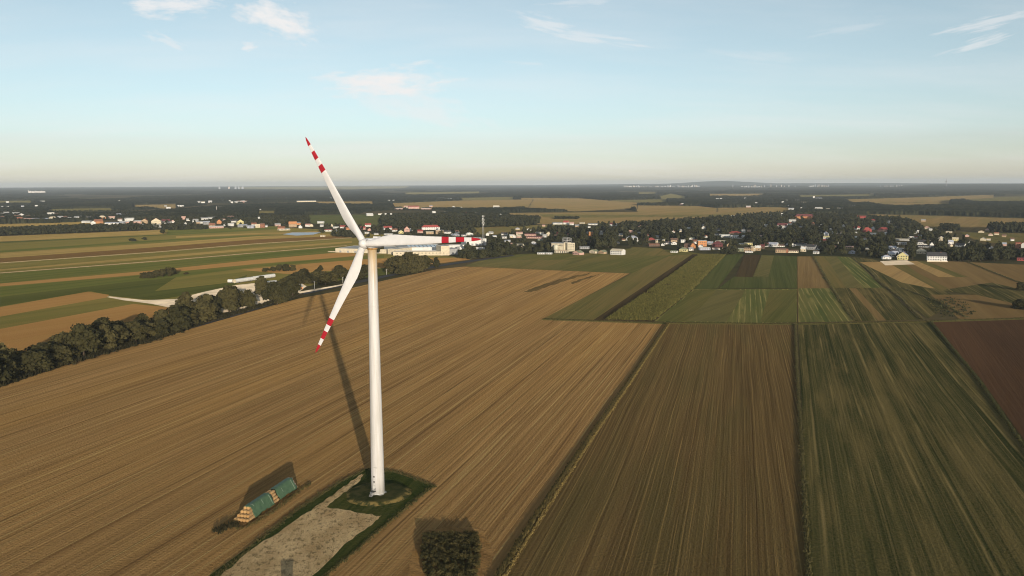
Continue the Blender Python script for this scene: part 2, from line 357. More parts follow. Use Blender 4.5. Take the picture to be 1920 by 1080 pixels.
band('field', [(E_, 520), (0, 513), (300, 491), (480, 475), (640, 463)], [(E_, 540), (0, 531), (300, 505), (480, 487), (640, 473), (690, 470)], L_green, 'green strip below the lower pale track on the left')
band('field', [(E_, 541), (0, 532), (300, 506), (480, 487), (640, 473)], [(E_, 546), (0, 537), (300, 512), (480, 495), (620, 484), (690, 478)], L_orange, 'ochre strip above the shelter bushes on the left')
band('field', [(E_, 547), (0, 538), (300, 513), (480, 496), (620, 485), (720, 478)], [(E_, 568), (0, 557), (230, 530), (330, 520), (480, 500), (620, 491), (720, 484)], L_green, 'bright green strip around the shelter bushes')
band('field', [(E_, 568), (0, 557), (230, 530), (330, 520), (470, 504)], [(E_, 588), (0, 575), (170, 546), (210, 555), (290, 563), (430, 540), (460, 522)], L_dgreen, 'dark green field above the pale sand track')
band('field', [(330, 520), (480, 502), (520, 498)], [(290, 546), (430, 530), (440, 523)], L_olive, 'olive patch left of the lying tower sections')
band('field', [(450, 506), (620, 491), (700, 485), (890, 483)], [(540, 514), (660, 505), (730, 502), (800, 497), (880, 487)], L_orange, 'ochre field between the long factory and the round tree clump')
band('field', [(540, 515), (660, 506), (740, 503)], [(560, 530), (690, 520), (730, 514)], L_dgreen, 'dark green grass around the hedge behind the turbine')
band('field', [(E_, 588), (0, 576), (165, 547), (205, 553)], [(E_, 608), (0, 594), (200, 558)], L_orange, 'ochre strip left of the sand track, upper one of two')
band('field', [(E_, 609), (0, 595), (200, 558), (260, 567)], [(E_, 632), (0, 616), (255, 570)], L_olive, 'olive strip between two ochre strips left of the tree row')
band('field', [(E_, 633), (0, 617), (250, 570), (310, 576)], [(E_, 720), (0, 690), (230, 625), (320, 600), (350, 585)], L_orange, 'ochre strip right behind the dark tree row')
band('track', [(E_, 498.6), (0, 492.6), (300, 471.5), (480, 456.5), (660, 445.5)], [(E_, 500), (0, 494), (300, 472.8), (480, 457.6), (660, 446.5)], M_track, 'pale farm track crossing the strips, upper one')
band('track', [(E_, 518), (0, 511.3), (300, 488.6), (480, 473.5), (650, 460)], [(E_, 519.8), (0, 512.8), (300, 490), (480, 474.7), (650, 461)], M_track, 'pale farm track crossing the strips, lower one')
sheet('field_edge', [(E_, 461), (0, 453.6), (312, 439.6), (312, 441), (0, 456), (E_, 463)], L_dgreen, 'thin dark hedge strip at the far left')
# --- sand works
sheet('sand_track', [(200, 557), (206, 556), (270, 563), (330, 561), (380, 548), (440, 535), (505, 528), (560, 528), (575, 537), (560, 548), (500, 566), (470, 580), (420, 586), (360, 579), (318, 577), (285, 570), (230, 563)], M_sand, 'pale sand track and yard widening beside the tree row')
# --- the large stubble field of the turbine
sheet('field', [(-420, 850), (-60, 742), (0, 722), (100, 688), (200, 660), (300, 632), (380, 606), (450, 590), (560, 560), (640, 545), (730, 524), (820, 505), (870, 500), (1180, 513), (1020, 598), (1240, 605), (1256, 606), (1100, 828), (928, 1080), (880, 1150), (780, 1300), (500, 1700), (-900, 1900)], M_stub, 'big golden brown stubble field around the white wind turbine')
sheet('field', [(1256, 607), (1489, 608), (1511, 1080), (1530, 1500), (700, 1500), (884, 1150), (932, 1080), (1102, 828)], M_till, 'darker brown stubble field right of the golden one')
sheet('field', [(1496, 606), (1742, 603), (1838, 715), (1925, 845), (2100, 1080), (2400, 1500), (1545, 1500), (1519, 1080)], M_mixed, 'green and brown weedy stubble field near the right edge')
sheet('field', [(1747, 602), (1990, 596), (2400, 700), (2600, 1300), (2120, 1080), (1930, 840), (1842, 715)], M_plough, 'dark red brown ploughed field at the right edge')
sheet('track', [(1016, 598), (1240, 605), (1500, 606.5), (1742, 602), (1990, 594), (1990, 597.5), (1745, 604.8), (1500, 609.5), (1238, 608), (1016, 600.5)], M_olive, 'narrow grass track across the middle of the fields')
sheet('wheel_marks', rough_poly0([(980, 549), (1003, 539), (1058, 522), (1108, 511), (1104, 514), (1062, 526), (1030, 536), (1004, 546)], 1.2), M_till, 'dark wheel marks crossing the far part of the stubble')
sheet('wheel_marks', rough_poly0([(1070, 530), (1100, 520), (1125, 514), (1122, 516), (1098, 524), (1074, 533)], 0.8), M_till, 'short dark wheel marks right of the long ones')
M_ring = field_mat('stubble_turned', gold_d, gold_l, AZ - 62, (0.25, 0.145, 0.06), streaks=((6, 1.0), (2.2, 1.0), (.9, .8)), patch=20, patchf=0.5)
sheet('headland', rough_poly0([(782, 1015), (800, 994), (850, 988), (905, 993), (925, 1040), (918, 1110), (778, 1110), (768, 1060)], 2.5), M_ring, 'stubble ring turned around the dark thicket')
# --- middle distance, right
sheet('field', [(872, 499), (930, 479), (1000, 476), (1117, 475), (1046, 507)], M_gol, 'green meadow left of the small warehouses, behind the stubble')
sheet('field', [(872, 499.5), (900, 490), (1075, 487), (1045, 507.5)], M_olive, 'olive grass strip along the far edge of the stubble field')
sheet('field', [(1046, 507), (1115, 477), (1180, 466), (1240, 468), (1312, 475), (1260, 492), (1190, 513)], M_gol, 'green meadow in front of the pale warehouse')
sheet('field', [(1170, 478), (1185, 463), (1240, 466), (1262, 478), (1230, 480)], M_olive, 'olive patch beside the pale warehouse')
sheet('field', [(1020, 597), (1182, 514), (1255, 480), (1312, 476), (1250, 521), (1136, 601)], M_olive, 'grey olive wedge of grass left of the maize')
sheet('field', [(1112, 601), (1232, 521), (1298, 477), (1362, 477), (1300, 543), (1226, 603)], M_soil_shade, 'dark soil under the standing maize, with its shadow painted along the left')  # margin left of the maize paints extra shadow beside the cast one
sheet('field', [(1227, 603), (1300, 543), (1495, 542), (1494, 605), (1360, 606)], M_gstripe, 'striped green field with pale lines below the bright green one')
sheet('field', [(1301, 542.5), (1363, 477), (1394, 477), (1345, 541.5)], M_green, 'bright green slanting field right of the maize')
sheet('field', [(1346, 541.5), (1376, 519), (1412, 520), (1428, 478), (1494, 481), (1495, 541)], M_green, 'bright green field beside the dark soil strip')
sheet('field', [(1378, 519), (1396, 478), (1427, 478), (1411, 520)], M_soil_shade, 'small dark soil strip between green fields')
sheet('field', [(1495, 481), (1524, 481), (1601, 603), (1496, 605)], M_btan, 'brown stubble strip between green fields in the middle distance')
sheet('field', [(1497, 541), (1562, 541), (1600, 603), (1497, 605)], M_gstripe, 'striped brown and green field end beside the grass track')
sheet('field', [(1526, 480), (1596, 482), (1660, 540), (1725, 600), (1603, 603)], M_olive, 'olive field sloping to the right in the middle distance')
sheet('field', [(1540, 520), (1640, 522), (1700, 577), (1728, 599), (1640, 601), (1590, 560)], M_mixed, 'dark olive lower part of the sloping field')
sheet('field', [(1598, 482), (1640, 487), (1760, 541), (1800, 560), (1740, 598), (1662, 540)], M_mixed, 'dark weedy field with scrub right of the sloping olive field')
sheet('field', [(1612, 492), (1660, 491), (1740, 517), (1800, 545), (1740, 540), (1690, 530)], M_tan, 'golden strip field near the right village edge')
sheet('field', [(1672, 497), (1700, 495), (1790, 542), (1760, 545)], M_olive, 'narrow green strip inside the golden strip fields')
sheet('field', [(1690, 490), (1750, 489), (1860, 530), (1780, 542), (1720, 512)], M_btan, 'brown stubble left of the poplar grove field')
sheet('field', [(1752, 489), (1800, 491), (1990, 500), (1990, 560), (1905, 545), (1830, 520)], M_btan, 'brown stubble field in front of the poplar grove')
sheet('field', [(1760, 545), (1860, 530), (1990, 562), (1990, 585), (1900, 574), (1830, 553)], M_mixed, 'dark green slope at the right edge')
sheet('field', [(1745, 553), (1830, 553), (1990, 590), (1990, 597), (1880, 598), (1800, 600)], M_btan, 'brown field above the ploughed field at the right edge')
def strips(A, B, C_, D_, cuts, mats, label):
    A, B, C_, D_ = [np.array(q, float) for q in (A, B, C_, D_)]
    for i in range(len(cuts) - 1):
        t0, t1 = cuts[i], cuts[i + 1]
        sheet('field', [tuple(A + (B - A) * t0), tuple(A + (B - A) * t1), tuple(D_ + (C_ - D_) * t1), tuple(D_ + (C_ - D_) * t0)], mats[i % len(mats)], f'{["first", "second", "third", "fourth", "fifth", "sixth"][i]} strip from the left {label}')
strips((1526, 480.3), (1596, 482.3), (1655, 540), (1557, 540), (0, .3, .62, 1), [M_olive, M_folive, M_gstripe], 'in the upper half of the sloping olive field')
strips((1557, 541), (1657, 541), (1724, 600), (1604, 602.5), (0, .35, .48, 1), [M_mixed, M_btan, M_mixed], 'in the lower half of the sloping olive field')
strips((1700, 490), (1748, 489), (1840, 520), (1760, 520), (0, .4, .7, 1), [M_tan, M_olive, M_btan], 'beside the golden strip field')
strips((1428, 479), (1494, 481), (1495, 519), (1412, 519), (0, .35, 1), [M_folive, M_green], 'right of the dark soil strip')
strips((1232, 603), (1493, 605), (1494, 544), (1302, 544), (0, .22, .5, .74, 1), [M_gol, M_folive, M_gstripe, M_gol], 'of the striped field behind the grass track')
strips((874, 498), (1044, 505), (1080, 487), (900, 489), (0, .45, 1), [M_folive, M_olive], 'between stubble and meadow')
sheet('riding_paddock', [(1650, 490), (1700, 488), (1716, 496), (1660, 498)], M_sand, 'pale sand paddock in front of the cream house')
# --- clearings nearer than the far woods
sheet('field', [(575, 404), (720, 402), (740, 412), (720, 425), (640, 424), (575, 418)], M_green, 'green meadow behind the houses left of the upper blade')
sheet('field', [(870, 427), (960, 424), (1065, 420), (1060, 432), (960, 440), (880, 440)], M_olive, 'olive meadow behind the telecom mast')
sheet('field', [(940, 400), (1100, 398), (1380, 397), (1480, 396), (1380, 408), (1250, 416), (1060, 421), (985, 420), (1005, 408)], M_ftan, 'wide pale stubble field behind the village')
sheet('field', [(1010, 402), (1200, 403), (1420, 402), (1380, 406), (1150, 408), (1020, 408)], M_olive, 'olive strip across the wide pale field')
sheet('field', [(1630, 402), (1760, 405), (1990, 412), (1990, 432), (1850, 434), (1720, 430), (1690, 412)], M_ftan, 'pale stubble field behind the right part of the village')
sheet('field', [(1800, 436), (1990, 438), (1990, 452), (1880, 458), (1830, 452)], M_olive, 'olive meadow right behind the village')
sheet('field', [(-70, 422), (0, 417), (170, 414), (240, 420), (250, 424), (0, 432), (-70, 437)], L_tan, 'straw field between the far left houses and the wood strip')
sheet('foil_bed', [(530, 439.5), (548, 436.2), (602, 436), (588, 440), (556, 442)], plain('pale_foil', (0.42, 0.46, 0.50), 0.35, 0.1, 0.1, 0.5), 'pale blue foil covered beds left of the turbine')
sheet('road', [(555, 551), (650, 531), (725, 516), (830, 496), (905, 485), (960, 478), (966, 480), (908, 488), (832, 499), (730, 519), (655, 535), (560, 555)], M_asph, 'grey country road along the far edge of the stubble field')
sheet('road', [(-60, 739), (100, 686), (300, 630), (450, 588), (560, 554), (559, 556.5), (450, 591), (300, 634), (100, 692), (-60, 747)], M_asph, 'grey country road in front of the dark tree row')
sheet('sand_track', [(558, 548), (600, 541), (655, 531), (656, 533), (600, 544), (562, 551)], M_sand, 'thin pale track beside the country road')
# --- turbine pad
sheet('grass_verge', [(686, 881), (735, 886), (812, 912), (812, 916), (770, 946), (705, 1000), (650, 1048), (585, 1105), (380, 1105), (395, 1080), (470, 1025), (560, 958), (640, 905)], M_grass, 'dark green grass verge around the turbine foot and gravel yard')
MG, nt, b = newmat('pale_gravel')
co = nt.mapping(nt.add('ShaderNodeTexCoord').outputs['Object'], sc=(1, .55, 1))
n1 = nt.noise(co, 0.75, 6.0, 0.75); n2 = nt.noise(co, 0.12, 4.0, 0.6); n3 = nt.noise(co, 1.6, 3.0, 0.7)
c = nt.mixc(nt.mapr(n2, 0.3, 0.7), (0.42, 0.29, 0.14), (0.60, 0.44, 0.235)); c = nt.mixc(nt.mapr(n1, 0.5, 0.62, 0, .85), c, (0.15, 0.11, 0.05)); c = nt.mixc(nt.mapr(n3, 0.55, 0.75, 0, .5), c, (0.46, 0.39, 0.26))
nt.put(b.inputs['Base Color'], c); b.inputs['Roughness'].default_value = 1; b.inputs['Specular IOR Level'].default_value = 0
bp = nt.add('ShaderNodeBump'); bp.inputs['Strength'].default_value = 1.0; bp.inputs['Distance'].default_value = 0.8; b.inputs['Diffuse Roughness'].default_value = 1.0; nt.put(bp.inputs['Height'], nt.math('ADD', n1, n3)); nt.l.new(bp.outputs[0], b.inputs['Normal'])
def rough_poly(poly, amp, n=7):
    out = []
    for i in range(len(poly)):
        a = np.array(poly[i]); q = np.array(poly[(i + 1) % len(poly)]); d = q - a
        for k in range(n):
            t = k / n; nrm = np.array([-d[1], d[0]]) / (np.linalg.norm(d) + 1e-6)
            out.append(tuple(a + d * t + nrm * random.uniform(-amp, amp) * (0.3 if k == 0 else 1)))
    return out
sheet('gravel_yard', rough_poly([(405, 1090), (470, 1034), (560, 974), (600, 948), (612, 953), (690, 966), (716, 969), (690, 990), (640, 1030), (578, 1090)], 2.0), MG, 'pale weedy gravel yard in front of the turbine')
sheet('gravel_path', rough_poly([(588, 955), (600, 946), (640, 918), (672, 894), (684, 890), (672, 906), (640, 930), (612, 953)], 1.5), MG, 'narrow gravel path beside the turbine foot')

GZ = LIFT[0] + 0.005                                           # level of the topmost ground sheet
# ------------------------------------------------------------------ wind turbine
TB = g(709, 928); HUBH = 95.0
MT, nt, b = newmat('tower_paint')
co = nt.add('ShaderNodeTexCoord').outputs['Object']
sep = nt.add('ShaderNodeSeparateXYZ'); nt.put(sep.inputs[0], co)
st = nt.noise(nt.mapping(co, sc=(1.1, 1.1, 0.06)), 1.0, 4.0, 0.6)
stain = nt.math('MULTIPLY', nt.mapr(nt.math('ADD', sep.outputs[2], nt.math('MULTIPLY', nt.math('SUBTRACT', st, .5), 26.0)), 78.0, 94.0), 0.75)
c = nt.mixc(nt.mapr(st, 0.35, 0.7), (0.59, 0.575, 0.55), (0.49, 0.47, 0.43)); c = nt.mixc(stain, c, (0.46, 0.31, 0.12))
nt.put(b.inputs['Base Color'], c); b.inputs['Roughness'].default_value = 0.45; b.inputs['Specular IOR Level'].default_value = 0.35
MWH = plain('white_gelcoat', (0.63, 0.62, 0.605), 0.4, 0.04, 0.3, 0.4)
MRED = plain('red_band_paint', (0.36, 0.012, 0.022), 0.45, 0.08, 0.4, 0.35)
MRUST = plain('rusty_steel', (0.42, 0.24, 0.08), 0.8, 0.3, 1.2)
MDK = plain('dark_steel', (0.06, 0.058, 0.055), 0.6, 0.2, 1.0)
MGAL = plain('galvanised_steel', (0.36, 0.35, 0.33), 0.5, 0.15, 1.0, 0.4)
turb = empty('wind_turbine', (TB[0], TB[1], GZ)); tag(turb, 'tall white wind turbine with red banded blade tips standing in the stubble', 'wind turbine')
mb = MB(); Rb, Rt = 2.55, 1.62
mb.lathe([(Rb + (Rt - Rb) * t, 0.55 + t * (HUBH - 2.6)) for t in np.linspace(0, 1, 14)], 48, cap=True)
tower = mb.build('tower', MT, turb)
for hz in (0.55, 24.0, 50.0, 72.0):
    t = (hz - .55) / (HUBH - 2.6); rr = Rb + (Rt - Rb) * t
    mb = MB(); mb.lathe([(rr + .01, hz), (rr + .05, hz + .02), (rr + .05, hz + .16), (rr + .01, hz + .18)], 48, cap=False); mb.build('flange', MT, tower)
mb = MB(); mb.lathe([(3.2, -0.2), (3.2, 0.5), (2.9, 0.56), (2.5, 0.56)], 40); mb.build('foundation', plain('pad_concrete', (0.30, 0.29, 0.26), .9, .2, .8), turb)
# yaw ring, nacelle, hub, rotor
PSI = radians(22); TILT = radians(3.0); OV = 5.4; RR = 46.0; A0 = radians(3.0)
ax = np.array([-sin(PSI) * cos(TILT), -cos(PSI) * cos(TILT), sin(TILT)])
e1 = np.array([cos(PSI), -sin(PSI), 0.0]); e2 = np.cross(ax, e1); e2 = e2 if e2[2] > 0 else -e2
mb = MB(); mb.lathe([(1.70, HUBH - 2.2), (1.95, HUBH - 2.0), (1.95, HUBH - 1.75), (1.75, HUBH - 1.6)], 40); mb.build('yaw_ring', MRUST, turb)
hubc = np.array([0, 0, HUBH]) + ax * OV
def frame_obj(name, mesh, parent, origin, X, Y, Z):
    o = link(name, mesh, parent)
    o.matrix_local = Matrix(((X[0], Y[0], Z[0], origin[0]), (X[1], Y[1], Z[1], origin[1]), (X[2], Y[2], Z[2], origin[2]), (0, 0, 0, 1)))
    return o
# nacelle in its own frame: x sideways, y forward along the shaft, z up
mb = MB(); secs = [(-6.3, 1.35, -1.2, 1.45), (-6.0, 1.6, -1.45, 1.75), (-3.0, 1.75, -1.7, 1.95), (1.5, 1.78, -1.75, 2.0), (3.2, 1.6, -1.65, 1.75), (3.7, 1.35, -1.4, 1.4)]
def rrect(w, z0, z1, n=5, r=0.5):
    pts = []
    for cx_, cz_, a0_ in ((w - r, z1 - r, 0), (-w + r, z1 - r, pi / 2), (-w + r, z0 + r, pi), (w - r, z0 + r, 1.5 * pi)):
        for k in range(n): a = a0_ + k * pi / 2 / (n - 1); pts.append((cx_ + r * cos(a), cz_ + r * sin(a)))
    return pts
rings = [[(x, y, z) for x, z in rrect(w, z0, z1)] for y, w, z0, z1 in secs]
nn = len(rings[0]); b0 = 0
for rg in rings: mb.v += rg
for i in range(len(rings) - 1):
    for k in range(nn): mb.f.append((i * nn + k, i * nn + (k + 1) % nn, (i + 1) * nn + (k + 1) % nn, (i + 1) * nn + k)); mb.m.append(0); mb.sm.append(True)
mb.f += [tuple(range(nn)), tuple((len(rings) - 1) * nn + k for k in range(nn))]; mb.m += [0, 0]; mb.sm += [False, False]
nac = frame_obj('nacelle', mb.mesh('nacelle', MWH), turb, (0, 0, HUBH), e1, ax, e2)
mb = MB(); mb.box(-0.9, 0.9, -4.6, -2.2, 1.93, 2.55); mb.build('cooler', MWH, nac)
mb = MB(); mb.tube([(0.4, -5.4, 1.8), (0.4, -5.4, 3.6)], 0.05); mb.tube([(0.1, -5.4, 3.4), (0.7, -5.4, 3.4)], 0.04); mb.build('wind_vane', MDK, nac)
mb = MB(); mb.lathe([(0.9, -0.25), (0.9, 0.25)], 20, c=(0, 3.95, 0), axis='y'); mb.build('main_shaft', MDK, nac)
mb = MB(); mb.lathe([(1.35, -1.25), (1.72, -1.15), (1.8, -0.3), (1.72, 0.7), (1.4, 1.5), (0.85, 2.05), (0.25, 2.3)], 36, axis='y')
hub = frame_obj('spinner', mb.mesh('spinner', MWH), turb, hubc, e1, ax, e2)
def blade_mesh():
    rs = [1.3, 1.7, 2.4, 3.4, 4.6, 6.2, 8.0, 10.0, 12.4, 15, 18, 21, 24, 27, 30.6, 31.15, 33.9, 36.55, 37.1, 39.8, 42.5, 43.0, 44.2, 45.2, 45.8, 46.0]
    tab_r = [0, 3.0, 5.0, 8.0, 11.5, 14, 20, 27, 31, 37, 43, 45.2, 46]
    LE = [1.22, 1.22, 1.2, 1.15, 1.1, 1.06, 0.95, 0.85, 0.78, 0.62, 0.45, 0.25, 0.05]
    TE = [1.22, 1.25, 1.7, 2.6, 3.0, 2.85, 2.25, 1.75, 1.5, 1.15, 0.8, 0.4, 0.05]
    TH = [1.22, 1.2, 1.0, 0.72, 0.5, 0.42, 0.3, 0.22, 0.17, 0.11, 0.06, 0.03, 0.01]
    NA = 22; mb = MB()
    for r in rs:
        le = np.interp(r, tab_r, LE); te = np.interp(r, tab_r, TE); th = np.interp(r, tab_r, TH)
        tw = radians(np.interp(r, [0, 8, 46], [10, 9, -1])); k = min(1, max(0, (r - 2.5) / 6))
        for i in range(NA):
            a = 2 * pi * i / NA; t = cos(a)
            x = t * (te if t > 0 else le)
            taper = (1 - 0.75 * k * max(0, t) ** 1.3)
            y = sin(a) * th * taper
            mb.v.append((x * cos(tw) - y * sin(tw), r, x * sin(tw) + y * cos(tw)))
    red = [(30.9, 33.9), (36.8, 39.8), (42.7, 46.1)]
    for j in range(len(rs) - 1):
        mid = (rs[j] + rs[j + 1]) / 2; mi = 1 if any(a < mid < q for a, q in red) else 0
        for i in range(NA): q = (i + 1) % NA; mb.f.append((j * NA + i, j * NA + q, (j + 1) * NA + q, (j + 1) * NA + i)); mb.m.append(mi); mb.sm.append(True)
    mb.f += [tuple(range(NA)), tuple((len(rs) - 1) * NA + i for i in range(NA))]; mb.m += [0, 1]; mb.sm += [False, False]
    return mb.mesh('blade', [MWH, MRED])
bm_ = blade_mesh()
for k in range(3):
    a = A0 + k * 2 * pi / 3
    er = e1 * cos(a) + e2 * sin(a); et = -e1 * sin(a) + e2 * cos(a)
    bl = frame_obj('blade', bm_, turb, hubc, et, er, np.cross(et, er))
    bl['label'] = ['white blade pointing right with red bands', 'white blade pointing up and left with red bands', 'white blade pointing down and left with red bands'][k]
    mb = MB(); mb.lathe([(1.3, 1.15), (1.36, 1.2), (1.36, 1.42), (1.25, 1.46)], 30, axis='y', cap=False); mb.build('root_collar', MGAL, bl)
# door, stair, plates at the foot
da = atan2(-0.93, -0.42)
dc = empty('entrance', (0, 0, 0)); dc.parent = turb; dc.rotation_euler = (0, 0, da)
def fpart(name, boxes, mat, par=dc):
    mb = MB()
    for q in boxes: mb.box(*q)
    return mb.build(name, mat, par)
fpart('door', [(2.50, 2.60, -0.5, 0.5, 2.1, 4.3)], plain('door_grey', (0.55, 0.54, 0.5), .5))
fpart('platform', [(2.56, 4.0, -0.85, 0.85, 1.9, 2.06)], MDK)
fpart('stair', [(4.0 + i * .3, 4.32 + i * .3, -0.6, 0.6, 1.62 - i * .3, 1.68 - i * .3) for i in range(6)] + [(4.0 + i * .3, 4.3 + i * .3, s * .62 - .03, s * .62 + .03, 1.5 - i * .3, 1.75 - i * .3) for i in range(6) for s in (-1, 1)], MGAL)
for s in (-1, 1): fpart('handrail', [(2.7 + i * .62, 2.76 + i * .62, s * .82 - .03, s * .82 + .03, 2.04, 3.08) for i in range(3)] + [(2.7, 4.0, s * .82 - .02, s * .82 + .02, 3.06, 3.12)], MDK)
fpart('vent', [(2.47, 2.57, -0.28, 0.28, 5.2, 5.75)], MDK); fpart('vent', [(2.45, 2.55, -0.28, 0.28, 7.2, 7.75)], MDK)
fpart('sign_plate', [(2.40, 2.46, -0.2, 1.5, 10.9, 11.2)], plain('grey_plate', (0.48, 0.46, 0.42), .6))

# mound round the foot
def mound():
    n = 64; prof = [(12.4, 0.0), (11.7, 0.30), (11.0, 0.62), (10.2, 0.85), (7, 0.72), (3.3, 0.5), (0.0, 0.5)]
    V = []; 
    for r, z in prof[:-1]:
        for i in range(n):
            a = 2 * pi * i / n; w = 1 + 0.035 * sin(3 * a + 1) + 0.02 * sin(7 * a)
            V.append((r * w * cos(a), r * w * sin(a), z * (1 + .15 * sin(5 * a + r))))
    V.append((0, 0, .5)); Fq = []
    m_ = []
    for j in range(len(prof) - 2):
        for i in range(n):
            q = (i + 1) % n; Fq.append((j * n + i, j * n + q, (j + 1) * n + q, (j + 1) * n + i)); m_.append(0)
    for i in range(n): Fq.append(((len(prof) - 2) * n + i, (len(prof) - 2) * n + (i + 1) % n, len(V) - 1)); m_.append(0)
    me = bpy.data.meshes.new('mound'); me.from_pydata(V, [], Fq)
    mt, nt, b = newmat('mound_grass')
    co = nt.add('ShaderNodeTexCoord').outputs['Object']; n1 = nt.noise(co, 0.3, 5, .65); sp = nt.add('ShaderNodeSeparateXYZ'); nt.put(sp.inputs[0], co)
    rr = nt.math('SQRT', nt.math('ADD', nt.math('MULTIPLY', sp.outputs[0], sp.outputs[0]), nt.math('MULTIPLY', sp.outputs[1], sp.outputs[1])))
    dry = nt.math('MULTIPLY', nt.mapr(nt.math('ADD', rr, nt.math('MULTIPLY', n1, 1.5)), 10.7, 11.9), nt.mapr(n1, 0.46, 0.62, 0, .8))
    c = nt.mixc(nt.mapr(n1, 0.35, 0.65), (0.035, 0.042, 0.015), (0.075, 0.068, 0.026)); c = nt.mixc(dry, c, (0.26, 0.18, 0.06))
    nt.put(b.inputs['Base Color'], c); b.inputs['Roughness'].default_value = 1; b.inputs['Specular IOR Level'].default_value = 0
    me.materials.append(mt); me.polygons.foreach_set('use_smooth', [True] * len(Fq))
    o = link('mound', me, loc=(TB[0], TB[1], GZ)); tag(o, 'low round grassy mound under the turbine foot', None, None, 'structure')
mound()
# trodden path across the mound to the stair
# ------------------------------------------------------------------ bale stack
MST, nt, b = newmat('straw')
co = nt.add('ShaderNodeTexCoord').outputs['Object']; oi = nt.add('ShaderNodeObjectInfo').outputs['Random']
n1 = nt.noise(nt.mapping(co, sc=(5, 1.2, 5)), 1.0, 4, .7)
c = nt.mixc(nt.math('ADD', nt.math('MULTIPLY', oi, .5), nt.math('MULTIPLY', n1, .6), clamp=True), (0.30, 0.165, 0.06), (0.50, 0.32, 0.14))
nt.put(b.inputs['Base Color'], c); b.inputs['Roughness'].default_value = 1; b.inputs['Specular IOR Level'].default_value = 0.05
MNET = plain('pale_net_wrap', (0.46, 0.39, 0.28), 0.8, 0.15, 3.0)
SA = np.array(g(452, 981)); SB = np.array(g(548, 914)); SV = (SB - SA)[:2]; SL = np.linalg.norm(SV); SV /= SL; SX = np.array([SV[1], -SV[0]])
SRZ = atan2(-SV[0], SV[1])
def spt(x, s, z): return (SA[0] + SX[0] * x + SV[0] * s, SA[1] + SX[1] * x + SV[1] * s, z + GZ)
BR = 0.58; BLN = 1.25
def bale_mesh(name, mat):
    mb = MB(); mb.lathe([(0.12, -.60), (0.40, -.63), (0.60, -.60), (0.68, -.54), (0.70, -.3), (0.695, 0), (0.70, .3), (0.68, .54), (0.60, .60), (0.40, .63), (0.12, .60)], 22, axis='y')
    return mb.mesh(name, mat)
BALE_S = BR / 0.70
BM = bale_mesh('bale', MST); BMN = bale_mesh('bale_net', MNET)
def wrap_mesh():
    mb = MB()
    for y in (-.38, -.13, .13, .38): mb.lathe([(0.705, y - .015), (0.712, y), (0.705, y + .015)], 22, axis='y', cap=False)
    return mb.mesh('twine', MNET)
TWM = wrap_mesh()
tiern = ['bottom', 'second', 'third', 'top']
secs = {}
NSEC = int(SL / BLN)
secs['near'] = [0, 1, 2, 3]; gapc = int(NSEC * 0.53); secs['gap'] = [gapc, gapc + 1, gapc + 2]; secs['far'] = [NSEC - 2, NSEC - 1]
for where, ss in secs.items():
    for si, s in enumerate(ss):
        for k in range(4):
            n = 5 - k
            if where == 'near' and s < k * 0.75 - 0.1: continue
            for i in range(n):
                edge = i in (0, n - 1) or k == 3
                first = (where == 'near' and (s == math.ceil(k * 0.75 - 0.1))) or (where == 'far' and si == 1)
                if not (edge or first): continue
                if where == 'far' and k == 3 and i == 0: pass
                x = (i - (n - 1) / 2) * 1.18 + random.uniform(-.05, .05); z = BR + k * 0.99
                sy = s * BLN + .62 + random.uniform(-.08, .08)
                o = link('straw_bale', BMN if where == 'far' else BM, loc=spt(x, sy, z - .02), rz=SRZ + random.uniform(-.05, .05))
                side = 'left end' if i == 0 else ('right end' if i == n - 1 else f'place {i + 1} from the left')
                if k == 3: side = ['left one', 'right one'][i]
                if where == 'near': lab = f"golden straw bale, near end of stack, {tiern[k]} tier, {side}, {['front', 'second', 'third', 'fourth'][si]} layer"
                elif where == 'gap': lab = f"golden straw bale, gap between tarps, {tiern[k]} tier, {side}, {['near', 'middle', 'far'][si]} layer"
                else: lab = f"pale straw bale, far end of stack, {tiern[k]} tier, {side}, {['under the tarp', 'outermost'][si]}"
                lab = lab.replace('place 2 from the left', 'second from left').replace('place 3 from the left', 'middle').replace('place 4 from the left', 'fourth from left')
                tag(o, ' '.join(lab.split()[:16]).rstrip(','), 'straw bale', 'straw bales in the tarped stack')
                o.scale = (BALE_S, 1, BALE_S); tw = link('twine', TWM, o)
MTP, nt, b = newmat('green_tarp')
co = nt.add('ShaderNodeTexCoord').outputs['Object']; n1 = nt.noise(co, 0.7, 4, .6)
nt.put(b.inputs['Base Color'], nt.mixc(nt.mapr(n1, .3, .7), (0.05, 0.1, 0.05), (0.082, 0.142, 0.075))); b.inputs['Roughness'].default_value = 0.55; b.inputs['Specular IOR Level'].default_value = 0.3
MSTR = plain('pale_strap', (0.45, 0.5, 0.4), .7, .1, 2)
prof = [(3.72, .35), (3.70, .75), (3.55, 1.25), (3.15, 1.85), (2.85, 2.5), (2.45, 3.1), (2.15, 3.75), (1.75, 4.35), (1.45, 4.85), (0.95, 5.16), (0, 5.10), (-.95, 5.16), (-1.45, 4.85), (-1.75, 4.35), (-2.15, 3.75), (-2.45, 3.1), (-2.85, 2.5), (-3.15, 1.85), (-3.55, 1.25), (-3.70, .75), (-3.72, .35)]
prof = [(x * .84, z * .81) for x, z in prof]
